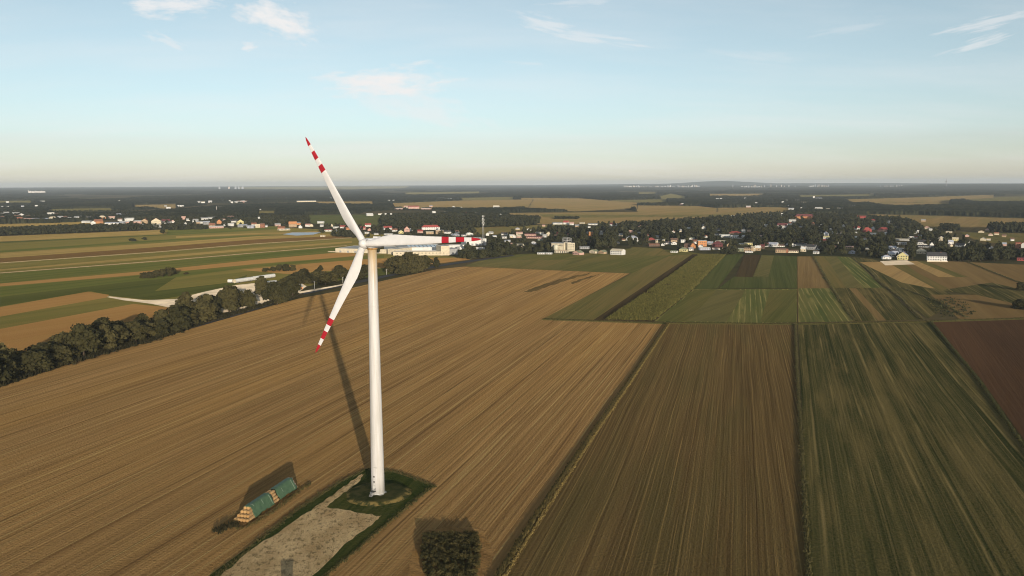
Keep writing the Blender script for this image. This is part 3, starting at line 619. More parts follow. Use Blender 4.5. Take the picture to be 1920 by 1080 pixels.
def tarp(s0, s1, label, straps):
    mb = MB(); ns = int((s1 - s0) / 0.55); n = len(prof)
    ph = random.uniform(0, 6)
    for j in range(ns + 1):
        s = s0 + (s1 - s0) * j / ns
        for i, (x, z) in enumerate(prof):
            e = 0.0
            if i in (0, n - 1): e = 0.35 * sin(s * .5 + ph) + .2 * sin(s * 1.7)
            w = 0.05 * sin(s * 2.1 + i * 1.3 + ph) + random.uniform(-.025, .025)
            ww = 1 + w * 0.35
            sx = s + (0.35 * sin(i * .8 + ph) if j in (0, ns) else random.uniform(-.05, .05))
            mb.v.append(spt(x * ww, sx, max(.12, z * (1 + w * .2) + e)))
    for j in range(ns):
        for i in range(n - 1): mb.f.append((j * n + i, j * n + i + 1, (j + 1) * n + i + 1, (j + 1) * n + i)); mb.m.append(0); mb.sm.append(True)
    o = mb.build('tarp', MTP); tag(o, label, 'tarpaulin', 'green tarps over the straw stack')
    sol = o.modifiers.new('thick', 'SOLIDIFY'); sol.thickness = 0.03; sol.offset = 1
    for s, i0, i1 in straps:
        q = MB(); q.tube([spt(prof[i][0] * 1.02 + .03, s, prof[i][1] * 1.01 + .05) for i in range(i0, i1)], 0.045, 4); q.build('strap', MSTR, o)
    return o
tarp(4.1, gapc * BLN - .05, 'long green tarpaulin over the near half of the straw stack', [(6.0, 7, 11), (4 + (gapc * BLN - 4) * .55, 5, 9), (gapc * BLN - 1.2, 1, 9)])
tarp((gapc + 3) * BLN + .05, (NSEC - 1) * BLN + .35, 'shorter green tarpaulin over the far half of the straw stack', [((NSEC - 2) * BLN, 1, 9), ((gapc + 6) * BLN, 4, 8)])

# ------------------------------------------------------------------ grass tufts, maize, thicket
def tuft_cloud(name, pts, h, wid, ntri, dark, light, label, cat, lean=0.35, kind='stuff'):
    """blades: each tuft a fan of ntri narrow triangles"""
    P = np.asarray(pts, float) + np.array([0, 0, GZ - .05]); n = len(P); m = n * ntri
    base = np.repeat(P, ntri, axis=0) + np.c_[rng.normal(0, wid * .5, (m, 2)), np.zeros(m)]
    hh = np.repeat(h * rng.uniform(.55, 1.15, n), ntri) * rng.uniform(.6, 1.1, m)
    a = rng.uniform(0, 2 * pi, m); half = wid * rng.uniform(.2, .45, m)
    dx = np.c_[np.cos(a) * half, np.sin(a) * half, np.zeros(m)]
    tip = base + np.c_[rng.normal(0, lean, (m, 2)) * hh[:, None] * .6, hh]
    V = np.stack([base - dx, base + dx, tip], 1).reshape(-1, 3)
    Fq = np.arange(m * 3).reshape(-1, 3)
    tone = np.repeat(np.repeat(rng.uniform(0, 1, n), ntri), 3)
    mat = leaf_mat(name + '_leaf', dark, light, True)
    me = npmesh(name, V, Fq, mat, attr=tone)
    return tag(link(name, me), label, cat, None, kind)
def along(line, step, spread):
    out = []; L = [np.array(g(*p)) for p in line]
    for a, q in zip(L[:-1], L[1:]):
        d = q - a; ln = np.linalg.norm(d); nrm = np.array([-d[1], d[0], 0]) / ln
        for k in range(int(ln / step)): out.append(a + d * ((k + random.random()) * step / ln) + nrm * random.gauss(0, spread))
    return out
tuft_cloud('tall_grass', along([(922, 1100), (1008, 965), (1100, 829), (1180, 715), (1252, 608)], 0.13, 0.35), 1.05, 0.65, 6, (0.035, 0.034, 0.015), (0.15, 0.11, 0.038), 'weedy grass margin between the golden and the brown stubble field', 'grass margin')
tuft_cloud('dry_grass', along([(936, 1100), (1019, 965), (1107, 829), (1185, 715), (1255, 608)], 0.35, 0.25), 0.5, 0.5, 5, (0.13, 0.1, 0.035), (0.36, 0.26, 0.09), 'thin bright edge of dry grass beside the weedy margin', 'grass margin')
tuft_cloud('tall_grass', along([(1517, 1100), (1504, 860), (1494, 690), (1491, 608)], 0.28, 0.45), 0.75, 0.6, 5, (0.04, 0.042, 0.018), (0.12, 0.10, 0.038), 'weedy grass margin right of the brown stubble field', 'grass margin')
tuft_cloud('tall_grass', along([(2050, 1010), (1922, 842), (1835, 714), (1745, 604)], 0.28, 0.45), 0.85, 0.6, 5, (0.03, 0.034, 0.014), (0.085, 0.08, 0.03), 'dark grass margin along the ploughed field at the right', 'grass margin')
tuft_cloud('tall_grass', along([(1018, 599), (1240, 606), (1500, 608), (1742, 603), (1960, 596)], 0.5, 0.8), 0.9, 0.7, 5, (0.04, 0.045, 0.018), (0.14, 0.115, 0.04), 'rough grass along the track across the fields', 'grass margin')
tuft_cloud('tall_grass', along([(385, 1100), (478, 1022), (560, 956), (640, 905), (690, 881)], 0.3, 0.5) + along([(690, 881), (740, 886), (814, 913), (770, 947), (706, 1001), (650, 1049), (590, 1100)], 0.3, 0.5), 0.6, 0.6, 5, (0.035, 0.042, 0.015), (0.13, 0.105, 0.04), 'rough grass edge around the turbine yard', 'grass margin')
for ln, lab in (([(1602, 602), (1560, 541), (1525, 481)], 'dark grass margin beside the brown strip in the middle distance'), ([(1728, 600), (1690, 560), (1640, 522)], 'pale grass margin in the sloping olive field'),
                ([(1662, 540), (1630, 508), (1597, 483)], 'dark grass margin left of the golden strip fields'), ([(1812, 596), (1760, 566), (1690, 540)], 'grass margin beside the scrubby patch'), ([(1990, 548), (1905, 528), (1815, 492)], 'grass margin crossing the brown field before the poplar grove')):
    tuft_cloud('tall_grass', along(ln, 0.7, 0.8), 1.1, 0.9, 5, (0.035, 0.038, 0.015), (0.15, 0.125, 0.05), lab, 'grass margin')
def inpoly(X, Y, poly):
    X = np.asarray(X); Y = np.asarray(Y); c = np.zeros(X.shape, bool); j = len(poly) - 1
    for i in range(len(poly)):
        xi, yi = poly[i][0], poly[i][1]; xj, yj = poly[j][0], poly[j][1]
        if yi != yj: c ^= ((yi > Y) != (yj > Y)) & (X < (xj - xi) * (Y - yi) / (yj - yi) + xi)
        j = i
    return c
def scatter(poly_px, spacing, jit=0.5, rows=None, px=True):
    P = np.array([g(*p)[:2] if px else p for p in poly_px]); lo = P.min(0); hi = P.max(0)
    if rows is not None:
        a = radians(rows); ux = np.array([cos(a), -sin(a)]); uy = np.array([sin(a), cos(a)])
        Q = np.c_[P @ ux, P @ uy]; lo = Q.min(0); hi = Q.max(0)
    sx, sy = spacing if isinstance(spacing, tuple) else (spacing, spacing)
    nx = int((hi[0] - lo[0]) / sx) + 1; ny = int((hi[1] - lo[1]) / sy) + 1
    X, Y = np.meshgrid(lo[0] + (np.arange(nx) + .5) * sx, lo[1] + (np.arange(ny) + .5) * sy)
    X = X + rng.uniform(-jit, jit, X.shape) * sx; Y = Y + rng.uniform(-jit, jit, Y.shape) * sy
    X, Y = X.ravel(), Y.ravel()
    if rows is not None: X, Y = X * ux[0] + Y * uy[0], X * ux[1] + Y * uy[1]
    k = inpoly(X, Y, P.tolist()); return np.c_[X[k], Y[k]]
mz = scatter([(1136, 600), (1252, 521), (1310, 478), (1361, 478), (1299, 543), (1225, 602)], (1.7, 1.6), 0.3, rows=AZ)
mz = np.c_[mz, np.zeros(len(mz))]
hn = 0.75 + 0.35 * (np.sin(mz[:, 1] / 23.0) * np.sin(mz[:, 0] / 17.0 + mz[:, 1] / 60.0))
o = tuft_cloud('maize', mz[hn > .42], 2.2, 1.1, 6, (0.06, 0.062, 0.018), (0.21, 0.18, 0.05), 'standing yellow green maize in a long strip', 'maize')
sc_ = scatter([(1735, 563), (1790, 558), (1815, 572), (1830, 590), (1790, 596), (1762, 596)], (7, 6), .5)
tuft_cloud('scrub', np.c_[sc_, np.zeros(len(sc_))], 1.5, 2.2, 6, (0.022, 0.026, 0.010), (0.07, 0.066, 0.027), 'low dark scrub in the weedy field at right', 'scrub')
wd = along([(402, 1000), (425, 992), (445, 985)], 0.10, 1.2)
tuft_cloud('weeds', wd, 1.5, 0.7, 5, (0.018, 0.018, 0.009), (0.05, 0.042, 0.018), 'dark weeds at the near end of the straw stack', 'weeds')
wd = along([(445, 996), (462, 990), (476, 984), (520, 955), (560, 925), (580, 908)], 0.3, 0.7)
tuft_cloud('weeds', wd, 0.7, 0.6, 5, (0.05, 0.045, 0.016), (0.15, 0.115, 0.04), 'yellowish weeds along the foot of the straw stack', 'weeds')
tuft_cloud('weeds', [p for p in (np.array([*q, 0.0]) for q in scatter([(410, 1088), (470, 1036), (560, 976), (612, 954), (690, 967), (714, 970), (690, 990), (640, 1030), (580, 1088)], .8, .6)) if random.random() < .45], 0.32, 0.5, 4, (0.14, 0.10, 0.045), (0.50, 0.37, 0.19), 'low dry weeds growing over the gravel yard', 'weeds')

# ------------------------------------------------------------------ foliage
def quad_cards(C, Nn, size, rg):
    """quads centred at C facing Nn with half size"""
    n = len(C); ref = rg.normal(0, 1, (n, 3)); U = np.cross(Nn, ref); U /= np.linalg.norm(U, axis=1)[:, None] + 1e-9; Vv = np.cross(Nn, U)
    s = size[:, None]; k = rg.uniform(.6, 1.0, (n, 1))
    return np.stack([C - U * s - Vv * s * k, C + U * s - Vv * s * .6, C + U * s * .8 + Vv * s * k, C - U * s * .7 + Vv * s], 1)
ICO = None
def ico():
    t = (1 + 5 ** .5) / 2
    v = np.array([(-1, t, 0), (1, t, 0), (-1, -t, 0), (1, -t, 0), (0, -1, t), (0, 1, t), (0, -1, -t), (0, 1, -t), (t, 0, -1), (t, 0, 1), (-t, 0, -1), (-t, 0, 1)], float)
    v /= np.linalg.norm(v[0])
    f = np.array([(0, 11, 5), (0, 5, 1), (0, 1, 7), (0, 7, 10), (0, 10, 11), (1, 5, 9), (5, 11, 4), (11, 10, 2), (10, 7, 6), (7, 1, 8), (3, 9, 4), (3, 4, 2), (3, 2, 6), (3, 6, 8), (3, 8, 9), (4, 9, 5), (2, 4, 11), (6, 2, 10), (8, 6, 7), (9, 8, 1)])
    return v, f
IV, IF = ico()
def crown_geo(seed, nleaf, size, form='round', lobes=9, core=True):
    """unit crown: about 1 wide in radius, z from 0 (ground) to 1 (top); quads, triangles given as degenerate quads"""
    rg = np.random.default_rng(seed)
    if form == 'round': z0, z1, prof_ = 0.03, 1.0, lambda t: math.sqrt(max(0.02, 1 - (2 * t - .75) ** 2 / 1.6))
    elif form == 'tall': z0, z1, prof_ = 0.08, 1.0, lambda t: (0.75 + .25 * sin(t * pi)) * (1 - max(0, t - .6) ** 1.5 * 2.2)
    else: z0, z1, prof_ = 0.08, 1.0, lambda t: 1.0 - 0.9 * t
    L = []
    for i in range(lobes):
        t = rg.uniform(.06, .88); a = rg.uniform(0, 2 * pi); rr = prof_(t); off = rr * rg.uniform(.25, .78)
        L.append((off * cos(a), off * sin(a), z0 + (z1 - z0) * t, rr * rg.uniform(.38, .6), rg.uniform(.12, .22)))
    L.append((0, 0, z0 + (z1 - z0) * .5, .62, .36 if form != 'cone' else .3)); L.append((0, 0, z0 + (z1 - z0) * .82, .35 * prof_(.82) + .1, .17))
    L = np.array(L); w = L[:, 3] ** 2; w /= w.sum()
    idx = rg.choice(len(L), nleaf, p=w); d = rg.normal(0, 1, (nleaf, 3)); d /= np.linalg.norm(d, axis=1)[:, None]; d[:, 2] = np.where(d[:, 2] < -.6, -d[:, 2], d[:, 2])
    rad = rg.uniform(.76, 1.22, nleaf)
    C = L[idx, :3] + d * np.c_[L[idx, 3], L[idx, 3], L[idx, 4]] * rad[:, None]
    C[:, 2] = np.clip(C[:, 2], 0.05, 1.0)
    Nn = d + rg.normal(0, .55, (nleaf, 3)); Nn[:, 2] += .15; Nn /= np.linalg.norm(Nn, axis=1)[:, None]
    Q = quad_cards(C, Nn, size * rg.uniform(.6, 1.3, nleaf), rg)
    Q[:, :, 2] = C[:, None, 2] + (Q[:, :, 2] - C[:, None, 2]) * 0.5
    Q[:, :, 2] = np.maximum(Q[:, :, 2], 0.0)
    V = [Q.reshape(-1, 3)]; Fq = [np.arange(nleaf * 4).reshape(-1, 4)]; nb = nleaf * 4
    if core:
        for lx, ly, lz, lr, lh in L:
            vv = IV * np.array([lr * .82, lr * .82, lh * .85]) * rg.uniform(.85, 1.1, (12, 1)) + np.array([lx, ly, lz]); vv[:, 2] = np.maximum(vv[:, 2], 0.02)
            V.append(vv); Fq.append(np.c_[IF, IF[:, 2]] + nb); nb += 12
    return np.concatenate(V), np.concatenate(Fq), (nleaf if core else None)
def crown_mesh(name, seed, nleaf, size, form, lobes, mat):
    V, Fq, k = crown_geo(seed, nleaf, size, form, lobes)
    me = bpy.data.meshes.new(name); faces = [tuple(f) if f[2] != f[3] else tuple(f[:3]) for f in Fq.tolist()]
    me.from_pydata(V.tolist(), [], faces); me.materials.append(mat); return me
ML_dark = leaf_mat('broad_leaves', (0.028, 0.028, 0.011), (0.088, 0.074, 0.028))
ML_vill = leaf_mat('village_leaves', (0.021, 0.024, 0.011), (0.056, 0.054, 0.023))
ML_stuff = leaf_mat('wood_leaves', (0.019, 0.022, 0.0105), (0.055, 0.053, 0.024), True)
MBARK = plain('bark', (0.085, 0.062, 0.042), .95, .3, 1.0)
CR_BIG = [crown_mesh('crown_big', 100 + i, 1900, 0.095, ('round', 'round', 'tall')[i % 3], (13, 18, 22)[i % 3], ML_dark) for i in range(8)]
CR_MID = [crown_mesh('crown_mid', 200 + i, 420, 0.17, 'round', 10, ML_vill) for i in range(5)]
CR_TALL = [crown_mesh('crown_tall', 300 + i, 380, 0.19, 'tall', 10, ML_vill) for i in range(3)]
CR_CONE = [crown_mesh('crown_cone', 330 + i, 380, 0.18, 'cone', 10, ML_vill) for i in range(2)]
def trunk_mesh():
    mb = MB(); mb.tube([(0, 0, -0.02), (.01, 0, .15), (-.01, .02, .35), (.02, 0, .7)], [.075, .055, .045, .015], 8)
    for a in (0.3, 2.2, 4.4): mb.tube([(0, 0, .3), (.25 * cos(a), .25 * sin(a), .45), (.5 * cos(a), .5 * sin(a), .62)], [.03, .02, .008], 5)
    return mb.mesh('trunk', MBARK)
TRK = trunk_mesh()
TREES = []                                                    # (empty, px x of its foot, base label, group)
def tree(x, y, h, w, crown, label, group, cat='tree', name='broadleaf_tree'):
    e = empty(name, (x, y, GZ - .1), random.uniform(0, 6.28)); e.scale = (w / 2, w / 2, h)
    link('crown', crown, e); link('trunk', TRK, e)
    tag(e, label, cat, group); TREES.append((e, pj((x, y, 0))[0], label)); return e
def tree_px(px, py, hpx, wpx, pool, label, group, **kw):
    p = g(px, py); D = hypot(p[0], p[1]); return tree(p[0], p[1], hpx * D / F, wpx * D / F, random.choice(pool), label, group, **kw)
# the dark row along the country road (front and back line)
row = [(-40, 734), (-10, 722), (22, 712), (60, 700), (108, 684), (150, 671), (190, 659), (222, 650), (252, 642), (292, 632), (326, 622), (352, 612), (375, 604)]
for i, (px, py) in enumerate(row):
    tree_px(px + random.uniform(-9, 9), py - 1, random.uniform(30, 60) * (1 - i * .012), random.uniform(36, 66) * (1 - i * .018), CR_BIG, 'big round dark tree in the front line along the country road', 'trees in the row along the country road')
for i in range(len(row) - 1):
    px = (row[i][0] + row[i + 1][0]) / 2 - 6; py = (row[i][1] + row[i + 1][1]) / 2 - 13
    tree_px(px + random.uniform(-10, 10), py, random.uniform(30, 58) * (1 - i * .012), random.uniform(34, 60) * (1 - i * .018), CR_BIG, 'big round dark tree in the back line along the country road', 'trees in the row along the country road')
    if i % 2 == 0: tree_px(px + 12, py + 9, random.uniform(18, 26), random.uniform(30, 40), CR_BIG, 'low dark bush tree between the roadside trees', 'trees in the row along the country road')
for px, py, h, w in [(386, 597, 42, 42), (402, 590, 33, 26), (430, 585, 46, 40), (440, 578, 38, 34), (466, 580, 34, 28), (418, 566, 20, 20), (494, 556, 36, 28), (510, 566, 36, 34), (527, 566, 32, 32), (549, 557, 34, 32), (520, 572, 26, 26), (395, 580, 24, 26)]:
    tree_px(px, py, h, w, CR_BIG, 'dark round tree beside the pale sand yard', 'trees beside the sand yard')
for px, py, h, w in [(734, 511, 26, 26), (752, 514, 29, 30), (770, 512, 31, 30), (786, 509, 28, 26), (798, 506, 26, 24), (744, 504, 24, 26), (764, 502, 28, 28), (778, 499, 22, 22), (758, 515, 20, 24)]:
    tree_px(px, py, h, w, CR_BIG, 'dark round tree in the dense clump right of the tower', 'trees in the clump right of the tower')
tree_px(818, 503, 20, 14, CR_BIG, 'small lone dark tree right of the dense clump', None)
for px, py, h, w in [(270, 522, 10, 14), (281, 522, 11, 15), (293, 521, 13, 16), (305, 520, 14, 16), (317, 518, 15, 15), (326, 515, 12, 10)]:
    tree_px(px, py, h, w, CR_BIG, 'dark bushy shrub in the small shelter belt on the green strip', 'shrubs on the green strip', name='shrub', cat='shrub')
for px, py, h, w in [(498, 510, 7, 14), (512, 510, 9, 12), (524, 509, 12, 14), (537, 509, 13, 16), (549, 508, 11, 12)]:
    tree_px(px, py, h, w, CR_BIG, 'dark bushy shrub in the belt above the lying tower sections', 'shrubs above the tower sections', name='shrub', cat='shrub')
tree_px(601, 511, 13, 11, CR_BIG, 'small dark tree standing above the hedge behind the turbine', None)
tree_px(350, 515, 4, 9, CR_BIG, 'tiny dark bush alone right of the shelter belt', None, name='shrub', cat='shrub')
tree_px(247, 453, 5, 12, CR_MID, 'small dark bush alone in the left strips', None, name='shrub', cat='shrub'); tree_px(271, 450, 5, 8, CR_MID, 'second small dark bush in the left strips, right one of two', None, name='shrub', cat='shrub')
tree_px(306, 439, 9, 10, CR_MID, 'small dark tree at the end of the thin hedge', None)
for px, py, h, w in [(1916, 545, 13, 20), (1912, 580, 16, 24), (1935, 582, 16, 26)]:
    tree_px(px, py, h, w, CR_BIG, 'dark round bush cut by the right edge of the picture', 'bushes at the right edge', name='shrub', cat='shrub')
for i in range(24):
    t = i / 23; px = 540 + 150 * t + random.uniform(-5, 5); py = (546 - 24 * t) - random.uniform(0, 14) - (4 if t < .3 else 0)
    tree_px(px, py, random.uniform(13, 24) * (1 - .25 * t), random.uniform(20, 30), CR_BIG, 'low dark tree in the wood behind the lower blade', 'trees in the hedge wood behind the lower blade')
ug = along([(-60, 745), (60, 703), (150, 676), (300, 634), (380, 606), (450, 586), (560, 553)], 0.35, 2.2) + along([(-60, 728), (60, 690), (150, 662), (300, 622), (380, 596)], 0.35, 3.0)
tuft_cloud('undergrowth', ug, 2.6, 1.6, 6, (0.016, 0.017, 0.008), (0.05, 0.042, 0.018), 'dark undergrowth below the roadside trees', 'undergrowth')
# thicket in the foreground
def thicket():
    poly = np.array([g(*p)[:2] for p in [(797, 1012), (845, 1006), (893, 1010), (904, 1046), (888, 1094), (806, 1096), (789, 1052)]])
    S = scatter([(796, 1008), (845, 1005), (894, 1007), (902, 1046), (890, 1094), (804, 1096), (789, 1052)], 1.25, .6)
    ctr = poly.mean(0); Vs = []; tones = []
    for x, y in S:
        hh = random.uniform(1.6, 2.7); tn = random.random() ** 1.6
        if y < ctr[1] - 6 and random.random() < .6: hh *= .5; tn = min(1, tn + .45)
        n = 170; d = rng.normal(0, 1, (n, 3)); d /= np.linalg.norm(d, axis=1)[:, None]
        r = random.uniform(.7, 1.2); C = np.array([x, y, hh * .52 + GZ]) + d * np.array([r, r, hh * .46]) * rng.uniform(.5, 1.0, (n, 1)); C[:, 2] = np.maximum(C[:, 2], .05)
        Nn = d + rng.normal(0, .6, (n, 3)); Nn /= np.linalg.norm(Nn, axis=1)[:, None]
        Q = quad_cards(C, Nn, rng.uniform(.06, .15, n), rng); Q[:, :, 2] = np.maximum(Q[:, :, 2], 0.02); Vs.append(Q.reshape(-1, 3)); tones += [tn] * (n * 4)
    V = np.concatenate(Vs); me = npmesh('thicket', V, np.arange(len(V)).reshape(-1, 4), leaf_mat('thicket_leaf', (0.036, 0.036, 0.015), (0.125, 0.098, 0.036), True), attr=tones)
    tag(link('thicket', me), 'dense dark thicket of shrubs in the stubble near the bottom edge', 'thicket', None, 'stuff')
thicket()

# ------------------------------------------------------------------ buildings
PAL = {'W': ('white', (0.78, 0.76, 0.70)), 'C': ('cream', (0.70, 0.60, 0.42)), 'T': ('tan', (0.48, 0.34, 0.20)), 'O': ('orange', (0.62, 0.27, 0.10)), 'P': ('pink', (0.62, 0.38, 0.30)),
       'Y': ('yellow', (0.68, 0.60, 0.28)), 'G': ('grey', (0.36, 0.36, 0.35)), 'B': ('brown', (0.17, 0.095, 0.06)), 'R': ('red', (0.40, 0.065, 0.05)), 'M': ('maroon', (0.16, 0.035, 0.035)),
       'D': ('dark', (0.05, 0.048, 0.05)), 'L': ('pale blue', (0.45, 0.47, 0.53)), 'S': ('sage green', (0.27, 0.29, 0.17)), 'N': ('rust', (0.30, 0.12, 0.06))}
PAL = {k: (v[0], tuple(0.82 * q + 0.02 for q in v[1])) for k, v in PAL.items()}
WM = {k: plain('wall_' + v[0].replace(' ', '_'), v[1], .85, .1, .3) for k, v in PAL.items()}
RM = {k: plain('roof_' + v[0].replace(' ', '_'), v[1], .8, .18, .5) for k, v in PAL.items()}
MWIN = plain('window_glass', (0.03, 0.035, 0.04), 0.15, .1, 1, .5)
def unit_box(name, mat):
    mb = MB(); mb.box(-.5, .5, -.5, .5, 0, 1); return mb.mesh(name, mat)
WINM = unit_box('window', MWIN); CHIM = unit_box('chimney', plain('chimney_brick', (0.25, 0.12, 0.08), .9)); DOORM = unit_box('door', plain('door_wood', (0.12, 0.07, 0.04), .7))
HOUSES = []    # pixel box, x, y
LABELS = {}
def walls_roof(w, d, hw, hr, form, ov=0.35):
    """wall and roof mesh data centred on x, y from 0 (front) to d"""
    a = MB(); r = MB(); x = w / 2
    a.face([(-x, 0, 0), (x, 0, 0), (x, 0, hw), (-x, 0, hw)]); a.face([(x, 0, 0), (x, d, 0), (x, d, hw), (x, 0, hw)]); a.face([(x, d, 0), (-x, d, 0), (-x, d, hw), (x, d, hw)]); a.face([(-x, d, 0), (-x, 0, 0), (-x, 0, hw), (-x, d, hw)])
    top = hw + hr; o = ov; e = hw - o * hr / (max(.5, d / 2)) * .6
    if form in ('gable', 'hall'):
        a.face([(x, 0, hw), (x, d, hw), (x, d / 2, top - .05)]); a.face([(-x, d, hw), (-x, 0, hw), (-x, d / 2, top - .05)])
        X = x + o
        for z0 in (0.0, 0.18):
            r.face([(-X, -o, e + z0), (X, -o, e + z0), (X, d / 2, top + z0), (-X, d / 2, top + z0)][:: (1 if z0 else -1)]); r.face([(X, d + o, e + z0), (-X, d + o, e + z0), (-X, d / 2, top + z0), (X, d / 2, top + z0)][:: (1 if z0 else -1)])
        r.face([(-X, -o, e), (X, -o, e), (X, -o, e + .18), (-X, -o, e + .18)])
        for s in (-X, X):
            r.face([(s, -o, e), (s, d / 2, top), (s, d / 2, top + .18), (s, -o, e + .18)]); r.face([(s, d / 2, top), (s, d + o, e), (s, d + o, e + .18), (s, d / 2, top + .18)])
    elif form == 'end':
        a.face([(-x, 0, hw), (x, 0, hw), (0, 0, top - .05)]); a.face([(x, d, hw), (-x, d, hw), (0, d, top - .05)])
        e = hw - o * hr / x * .8; X = x + o
        for s in (-1, 1):
            for z0 in (0, .18): r.face([(s * X, -o, e + z0), (s * X, d + o, e + z0), (0, d + o, top + z0), (0, -o, top + z0)])
            r.face([(s * X, -o, e), (0, -o, top), (0, -o, top + .18), (s * X, -o, e + .18)]); r.face([(s * X, d + o, e), (0, d + o, top), (0, d + o, top + .18), (s * X, d + o, e + .18)])
            r.face([(s * X, -o, e), (s * X, d + o, e), (s * X, d + o, e + .18), (s * X, -o, e + .18)])
    elif form == 'hip':
        X = x + o; k = min(x * .7, d / 2)
        A = [(-X, -o, e), (X, -o, e), (X, d + o, e), (-X, d + o, e)]; T1 = (-x + k, d / 2, top); T2 = (x - k, d / 2, top)
        r.face([A[0], A[1], T2, T1]); r.face([A[1], A[2], T2]); r.face([A[2], A[3], T1, T2]); r.face([A[3], A[0], T1]); r.face([A[3], A[2], A[1], A[0]])
    else:
        r.box(-x - .15, x + .15, -.15, d + .15, hw, hw + max(.35, hr * .25))
    return a, r
ZN = [(lambda x, y: x < 235 and y < 392, 'far out in the woods at left'), (lambda x, y: x < 720 and y < 406 and y < 402 - (x < 235) * 30, 'in far woods left of the blade'),
      (lambda x, y: x < 235, 'in the far left hamlet'), (lambda x, y: x < 350, 'right of the wood strip at left'), (lambda x, y: x < 482, 'in the hamlet above the green strips'),
      (lambda x, y: x < 720, 'behind the foil beds'), (lambda x, y: x < 960 and y < 410, 'in woods above the right blade'), (lambda x, y: x < 905, 'behind the right blade'),
      (lambda x, y: x < 1010 and y > 425, 'right of the telecom mast'), (lambda x, y: y < 388 and x > 960, 'far out in the woods at right'), (lambda x, y: x < 1210 and y > 415, 'around the old mill'),
      (lambda x, y: x < 1440 and y > 448, 'in the front row behind the maize'), (lambda x, y: x < 1440, 'in the trees behind the maize'), (lambda x, y: x < 1680 and y > 455, 'at the olive field edge'),
      (lambda x, y: x < 1690 and y > 420, 'in the trees left of the paddock'), (lambda x, y: y < 420, 'far back in the right woods'), (lambda x, y: True, 'near the paddock at right')]
def house(px, py, w, h, wall, roof, form='gable', yaw=None, zone=None):
    p = g(px, py); D = hypot(p[0], p[1]); k = D / F
    Wm = max(3.0, w * k); Ht = max(2.6, h * k); az = atan2(p[0], p[1])
    if form == 'hall': dp = min(Wm * .6, 24); hr = Ht * .28
    elif form == 'flat': dp = min(Wm * .8, 14); hr = 1.0
    else: dp = min(max(Wm * .75, 6), 13); hr = Ht * .45
    hw = max(1.8, Ht - hr); rz = -az + (random.uniform(-.35, .35) if yaw is None else yaw)
    small = w < 5.5
    size = 'tiny' if w < 4.5 else ('small' if w < 8 else ('' if w < 15 else 'large' if form != 'hall' and form != 'flat' else 'long'))
    zn = next(z for f, z in ZN if f(px, py)) if zone is None else zone
    what = {'gable': 'house', 'end': 'gable-front house', 'hip': 'hip-roofed house', 'flat': 'flat-roofed block', 'hall': 'low hall'}[form]
    wn_, rn_ = PAL[wall][0], PAL[roof][0]
    lab = f"{size} {wn_} {what} with {rn_} roof {zn}".strip() if wn_ != rn_ else f"{size} all {wn_} {what} {zn}".strip()
    nm = {'gable': 'house', 'end': 'house', 'hip': 'house', 'flat': 'flat_roofed_building', 'hall': 'hall'}[form]; cat = {'flat': 'building', 'hall': 'hall'}.get(form, 'house')
    a, r = walls_roof(Wm, dp, hw, hr, form)
    if small:
        n0 = len(a.v); a.v += r.v; a.f += [tuple(i + n0 for i in f) for f in r.f]; a.m += [1] * len(r.f); a.sm += r.sm
        o = a.build(nm, [WM[wall], RM[roof]], None, (p[0], p[1], 0), rz)
    else:
        o = empty(nm, (p[0], p[1], 0), rz)
        a.build('wall', WM[wall], o); ro = r.build('roof', RM[roof], o)
        if form in ('gable', 'hip', 'end') and w >= 7:
            c = link('chimney', CHIM, ro, ((random.choice((-.22, .2)) * Wm) if form == 'gable' else .12 * Wm, dp * (.45 if form != 'end' else .55), hw + hr * .55)); c.scale = (.8, .8, hr * .45 + .9)
        if w >= 8:
            nf = 2 if hw > 5.2 else 1; nw = max(2, min(8, int(Wm / 3.2))); di = random.randrange(nw)
            for fl in range(nf):
                for i in range(nw):
                    if form != 'hall' and fl == 0 and i == di:
                        q = link('door', DOORM, o, ((i - (nw - 1) / 2) * Wm / nw, -.03, 0.05)); q.scale = (1.1, .14, min(2.2, hw * .8)); continue
                    q = link('window', WINM, o, ((i - (nw - 1) / 2) * Wm / nw, -.03, hw / nf * fl + hw / nf * .38)); q.scale = (1.5, .14, min(1.5, hw / nf * .45))
    tag(o, lab, cat, None); LABELS.setdefault(lab, []).append((px, o))
    t0, t1 = pj((p[0], p[1], 0)), pj((p[0], p[1], hw + hr)); HOUSES.append((px - w / 2, px + w / 2, t1[1], t0[1], p[0], p[1], D, Wm, dp, o))
    return o
